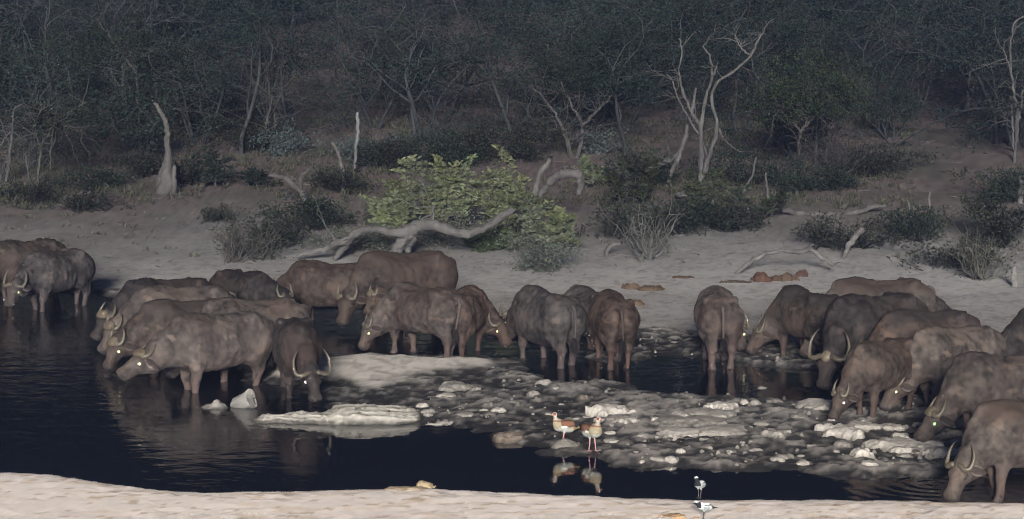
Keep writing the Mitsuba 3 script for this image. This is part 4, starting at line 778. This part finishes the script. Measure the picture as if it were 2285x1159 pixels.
sprig_bush(1400, 470, [(1365, 395), (1390, 365), (1420, 372), (1440, 390), (1455, 345), (1400, 395), (1440, 400), (1375, 410), (1460, 380)], 'olive leafy bush left of the leaning dead trunk', 7, col=(.062, .070, .042))
sprig_bush(1590, 500, [(1575, 395), (1600, 385), (1610, 405), (1585, 425), (1605, 430), (1560, 420)], 'pale leafy sapling growing at the foot of the tall dead tree', 8, col=(.075, .083, .047))
sprig_bush(1690, 495, [(1640, 430), (1660, 455), (1690, 460), (1745, 440), (1750, 430), (1710, 450), (1620, 460), (1530, 412), (1600, 470)], 'low pale leafy bush right of the tall dead tree', 9, col=(.062, .070, .042))
sprig_bush(470, 420, [(470, 345), (485, 360), (480, 380), (465, 390)], 'small light green bush behind the short white log', 10, col=(.042, .052, .032))
sprig_bush(562, 420, [(555, 392), (565, 385), (575, 398), (560, 405)], 'little round light green bush alone at left', 11, col=(.042, .052, .032))
for q in [('grey_shrub', 1000, 552, 3.0, .8, 'grey dry undergrowth behind the fallen limb', (.15, .145, .12), 3400, 20, .03), ('grey_shrub', 1215, 605, 1.7, .8, 'grey green dusty shrub below the right end of the pale thicket', (.13, .14, .115), 2600, 21, .035), ('grey_shrub', 800, 556, 2.0, .5, 'dusty shrub left under the fallen limb', (.12, .125, .095), 2400, 22, .035),
          ('grey_shrub', 640, 350, 1.5, .9, 'whitish green shrub left of the straight pole', (.12, .14, .13), 1500, 23, .05), ('grey_shrub', 815, 370, 1.8, .9, 'whitish green shrub right of the straight pole', (.10, .12, .11), 1600, 24, .05), ('grey_shrub', 1335, 345, .9, .8, 'pale silvery shrub right of the V trunked tree', (.13, .15, .14), 700, 25, .05)]:
    bush(*q[:6], q[6], q[7], q[8], size=q[9], stemcol=(.17, .155, .14), stems=14)
for q in [(700, 520, 2.6, 1.2, 'dark green bush left of the pale thicket', 30), (600, 560, 2.0, .9, 'dark bush with dry twigs at the left end of the fallen limb', 31), (1400, 540, 2.6, 1.3, 'dark green bush right below the arched log', 32), (1500, 530, 2.6, 1.3, 'dark bush behind the bare twiggy shrub', 33), (1640, 520, 2.4, .9, 'dark bush below the long lying branch', 34),
          (1905, 560, 2.4, 1.0, 'dark bush behind the slanting stub', 35), (2050, 545, 2.0, 1.1, 'dark bush around the thin pale post', 36), (2150, 605, 2.2, .8, 'low olive bush at the right edge of the far sand', 37), (2230, 560, 2.4, 1.6, 'tall dark bush at the right edge', 38), (2250, 460, 2.2, 1.3, 'dark bush behind at the right edge below the pale tree', 39),
          (780, 440, 1.8, 1.0, 'dark bush at the foot of the two poles', 40), (1960, 400, 3.2, 1.2, 'grey green undergrowth below the round crowned tree', 41), (1850, 430, 3.0, .9, 'grassy undergrowth right of the round crowned tree trunk', 42), (420, 420, 1.6, .9, 'dark undergrowth right of the broad stump', 43), (180, 480, 1.6, .7, 'low leafy clump on the bare ground at far left', 44), (230, 430, 2.4, .9, 'dark undergrowth left of the broad stump', 45),
          (60, 460, 2.2, .8, 'dark undergrowth at the left edge', 46), (480, 500, .9, .4, 'small clump on the sand left', 47), (1000, 385, 3.4, 1.6, 'dark thicket behind the tall green shoots', 48), (870, 390, 2.6, 1.4, 'dark thicket behind the left of the pale bush', 49), (1130, 370, 3.2, 1.8, 'dark brush left of the V trunked tree', 50), (1450, 420, 2.4, 1.6, 'dark brush behind the leaning dead trunk', 51), (330, 400, 2.2, 1.0, 'dark brush between the thick trunk and the broad stump', 52), (560, 345, 3.0, 1.5, 'dark brush under the slim brown stems', 53), (1700, 420, 2.6, 1.3, 'dark brush right behind the tall dead tree', 54)]:
    bush('dark_bush', q[0], q[1] - 6, q[2] * .85, q[3] * .72, q[4], (.046, .047, .036) if q[5] % 3 else (.042, .052, .038), int(700 * q[2] * q[3]) + 400, q[5], size=.045, stems=11)
for q in [(1443, 580, 1.5, 1.3, 'bare twiggy pale shrub standing on the sand right of centre', 60, (.26, .24, .22)), (520, 585, .8, 1.1, 'leafless thorny twigs on the sand above the left row of buffalo', 61, (.16, .14, .13)), (590, 580, 1.4, .7, 'tangle of dry twigs at the left end of the fallen limb', 62, (.19, .17, .15)), (2190, 625, 1.6, 1.1, 'dry pale stems in front of the right hand bush', 63, (.22, .20, .17)), (1870, 400, 2.0, 1.6, 'bare dark twigs below the round crowned tree', 64, (.10, .09, .085)), (980, 330, 2.5, 1.6, 'bare grey twigs behind the pale thicket', 65, (.13, .12, .115))]:
    bush('twiggy_shrub', *q[:4], q[4], LEAF, 250, q[5], size=.03, stems=26, stemcol=q[6])

# ---------------------------------------------------------------- the woodland behind: a few kinds of tree, each planted many times
def grow_tree(seed, height, spread, stems, leaves, leafcol, barkcol, flat=.55, bare=.0):
    rng = np.random.default_rng(seed); ms, tips = [], []
    def branch(p, d, L, r, lvl):
        n = 5; q = [p]
        for s in range(n): d = d + rng.normal(size=3) * (.16 + .05 * lvl) + [0, 0, (.05 if lvl < 2 else -.02)]; d = d / np.linalg.norm(d); q.append(q[-1] + d * L / n)
        q = np.array(q); ms.append(tube(q, np.linspace(r, r * .55, n + 1), (8, 6, 4, 3)[min(lvl, 3)], cap=lvl == 0))
        if lvl >= 3: tips.append(q); return
        for k in range((4, 4, 5)[lvl]):
            t = rng.integers(2, n + 1); a = rng.normal(size=3) * [1, 1, flat]; a -= d * (a @ d) * .6; a /= np.linalg.norm(a)
            e = d * rng.uniform(.35, .9) + a * rng.uniform(.5, 1.0); e[2] *= (1, flat + .3, flat)[lvl]; e /= np.linalg.norm(e)
            branch(q[t] if k else q[-1], e, L * rng.uniform(.55, .85), r * .52, lvl + 1)
    for s in range(stems):
        a = 6.28 * (s + rng.uniform(-.3, .3)) / stems; o = (.25 if stems > 1 else .08)
        branch(np.array([math.cos(a) * .15, math.sin(a) * .15, -.15]), np.array([math.cos(a) * o * spread, math.sin(a) * o * spread, 1.0]), height * rng.uniform(.34, .44), height * rng.uniform(.007, .011) + .012, 0)
    v, f = join(ms); top = v[:, 2].max(); v = v * (height / top)
    T_ = np.vstack(tips) * (height / top); k = rng.integers(0, len(T_), leaves)
    p = T_[k] + rng.normal(size=(leaves, 3)) * [.20, .20, .12] * height / 6
    a = rng.normal(size=(leaves, 3)) * [1, 1, .5]; a /= np.linalg.norm(a, axis=1, keepdims=True); b = np.cross(a, rng.normal(size=(leaves, 3))); b /= np.linalg.norm(b, axis=1, keepdims=True)
    s = .050 * rng.uniform(.6, 1.5, (leaves, 1)); V = np.stack([p - a * s * 1.1, p + b * s * .55, p + a * s * 1.1, p - b * s * .55], 1).reshape(-1, 3)
    i = np.arange(leaves)[:, None] * 4; F_ = np.vstack([i + [0, 1, 2], i + [0, 2, 3]])
    t = .62 + .75 * fb(p, .8, 3, seed) + .2 * (rng.random(leaves) - .5); C = .98 * np.repeat(np.asarray(leafcol) * [.90, 1.0, 1.18] * t[:, None], 4, 0)
    return (v, f, wood_color(v, barkcol, seed)), (V, F_, np.clip(C, .004, .2))
KINDS = [grow_tree(101, 6.0, 1.6, 3, 3224, (.036, .044, .031), (.12, .108, .10)), grow_tree(102, 6.5, 1.3, 2, 3472, (.030, .038, .030), (.11, .10, .092), flat=.4), grow_tree(103, 5.0, 2.0, 4, 2976, (.040, .047, .030), (.13, .115, .105), flat=.5),
         grow_tree(104, 7.0, 1.2, 1, 3720, (.030, .037, .028), (.12, .11, .10), flat=.45), grow_tree(105, 5.5, 1.8, 3, 1091, (.036, .040, .032), (.15, .137, .128), flat=.6), grow_tree(106, 3.2, 2.2, 5, 2579, (.038, .046, .030), (.11, .098, .09), flat=.6)]
for i, ((v, f, c), (V, F_, C)) in enumerate(KINDS):
    scene[f'tree_kind_{i}'] = {'type': 'shapegroup', 'trunk': mikit.ply((v, f), 'matte', smooth=True, color=c * [.84, .90, .98]), 'crown': mikit.ply((V, F_), 'matte', smooth=False, color=C)}
KLAB = [('spreading_tree', 'dark spreading fine leaved tree in the woodland beyond the waterhole'), ('flat_topped_tree', 'flat topped dark tree in the woodland beyond the waterhole'), ('bushy_tree', 'many stemmed bushy dark tree in the woodland beyond the waterhole'),
        ('single_trunk_tree', 'tall single trunked dark tree in the woodland beyond the waterhole'), ('sparse_tree', 'sparse grey twigged tree in the woodland beyond the waterhole'), ('scrub_tree', 'low dark scrub tree under the woodland canopy beyond the waterhole')]
rng = np.random.default_rng(2024); placed = []
def plant(x, y, kind, s, rz):
    nm, txt = KLAB[kind]; key = numbered(nm); z = hgt(x, y)
    scene[key] = {'type': 'instance', 'group': {'type': 'ref', 'id': f'tree_kind_{kind}'}, 'to_world': T().translate([x, y, z]).rotate([0, 0, 1], rz).scale(s)}
    lab(key, txt, 'tree', nm.replace('_', ' ') + 's in the dark woodland')
def clear(x, y):
    """the bare path at right, the open earth at left"""
    px = W0 / 2 + FOCAL * x / y
    return (2015 < px < 2190 and y < 112) or (640 < px < 770 and y < 112) or (y < 92 and (430 < px < 2285)) or (325 < px < 425 and y < 130)
tries = 0
while len(placed) < 150 and tries < 6000:
    tries += 1
    y = rng.uniform(87, 120) if len(placed) < 62 else (rng.uniform(118, 165) if len(placed) < 125 else rng.uniform(160, 230)); x = rng.uniform(-.235, .235) * y
    if clear(x, y) or any((x - a) ** 2 + (y - b) ** 2 < (1.7 if y < 120 else 2.6) ** 2 for a, b in placed): continue
    placed.append((x, y)); kind = int(rng.choice(6, p=[.2, .2, .18, .14, .12, .16]))
    plant(x, y, kind, rng.uniform(.8, 1.2) * (1.0 if y < 160 else 1.45), rng.uniform(0, 360))

# ---------------------------------------------------------------- grass and litter on the slope
def tufts(n, region, col, name, label, seed, blade=(.10, .30), bush_=9, keep=lambda x, y: True):
    rng = np.random.default_rng(seed); pts = []
    while len(pts) < n:
        y = rng.uniform(*region); x = rng.uniform(-.205, .205) * y
        if fb(np.array([[x, y, seed]]), .35, 3, seed)[0] > .47 and keep(x, y): pts.append((x, y))
    pts = np.array(pts); z = ground(pts[:, 0], pts[:, 1])[0]
    k = n * bush_; b = np.repeat(np.column_stack([pts, z]), bush_, 0) + rng.normal(size=(k, 3)) * [.09, .09, 0]
    d = rng.normal(size=(k, 3)) * [.5, .5, 0] + [0, 0, 1]; L = rng.uniform(*blade, (k, 1)); a = rng.uniform(0, 6.28, k); w = np.stack([np.cos(a), np.sin(a), 0 * a], -1) * .011
    V = np.stack([b - w, b + w, b + d * L * .6 + w * .6, b + d * L + rng.normal(size=(k, 3)) * .03], 1).reshape(-1, 3)
    i = np.arange(k)[:, None] * 4; F_ = np.vstack([i + [0, 1, 2], i + [0, 2, 3]])
    C = np.repeat(np.asarray(col) * rng.uniform(.5, 1.5, (k, 1)), 4, 0)
    single(name, (V, F_), 'matte', smooth=False, color=C, kind='stuff', label=label)
path_ = lambda x, y: not (2040 < W0 / 2 + FOCAL * x / y < 2170)
tufts(2600, (80, 125), (.085, .080, .055), 'grass', 'dry grass and weeds scattered on the slope under the trees', 5, keep=path_)
tufts(150, (70.5, 80), (.12, .115, .085), 'sparse_grass', 'sparse dusty tufts at the upper edge of the far sand', 6, blade=(.05, .16), bush_=8)
rng = np.random.default_rng(91); ms, cs = [], []
for k in range(900):
    y = rng.uniform(68, 112); x = rng.uniform(-.2, .2) * y; z = hgt(x, y) if k % 1 == 0 else 0
    a = rng.uniform(0, 3.14); L = rng.uniform(.08, .55) * (1 if y > 78 else .5); d = np.array([math.cos(a), math.sin(a), 0]) * L
    ms.append(tube([np.array([x, y, z + .012]), np.array([x, y, z + .02]) + d * .5 + rng.normal(size=3) * .02, np.array([x, y, z + .02]) + d], [.010, .011, .005], 4)); cs.append(flat_color(len(ms[-1][0]), np.array([.22, .19, .165]) * rng.uniform(.35, 1.2)))
single('fallen_twigs', join(ms), 'matte', smooth=False, color=np.vstack(cs), kind='stuff', label='fallen twigs and litter strewn on the slope and far sand')

# ---------------------------------------------------------------- night haze, made absorbing to imitate lamp fall-off
scene['haze_air'] = {'type': 'homogeneous', 'albedo': {'type': 'rgb', 'value': [0.10, 0.16, 0.38]}, 'sigma_t': {'type': 'rgb', 'value': list(HAZE)}, 'phase': {'type': 'hg', 'g': 0.82}}
scene['haze'] = {'type': 'cube', 'bsdf': {'type': 'null'}, 'interior': {'type': 'ref', 'id': 'haze_air'},
                 'to_world': T().translate([0, 272, 13]).scale([430, 334, 15])}
labels['haze'] = {'kind': 'stuff', 'label': 'thin night haze over the waterhole, made absorbing to imitate lamp fall-off'}
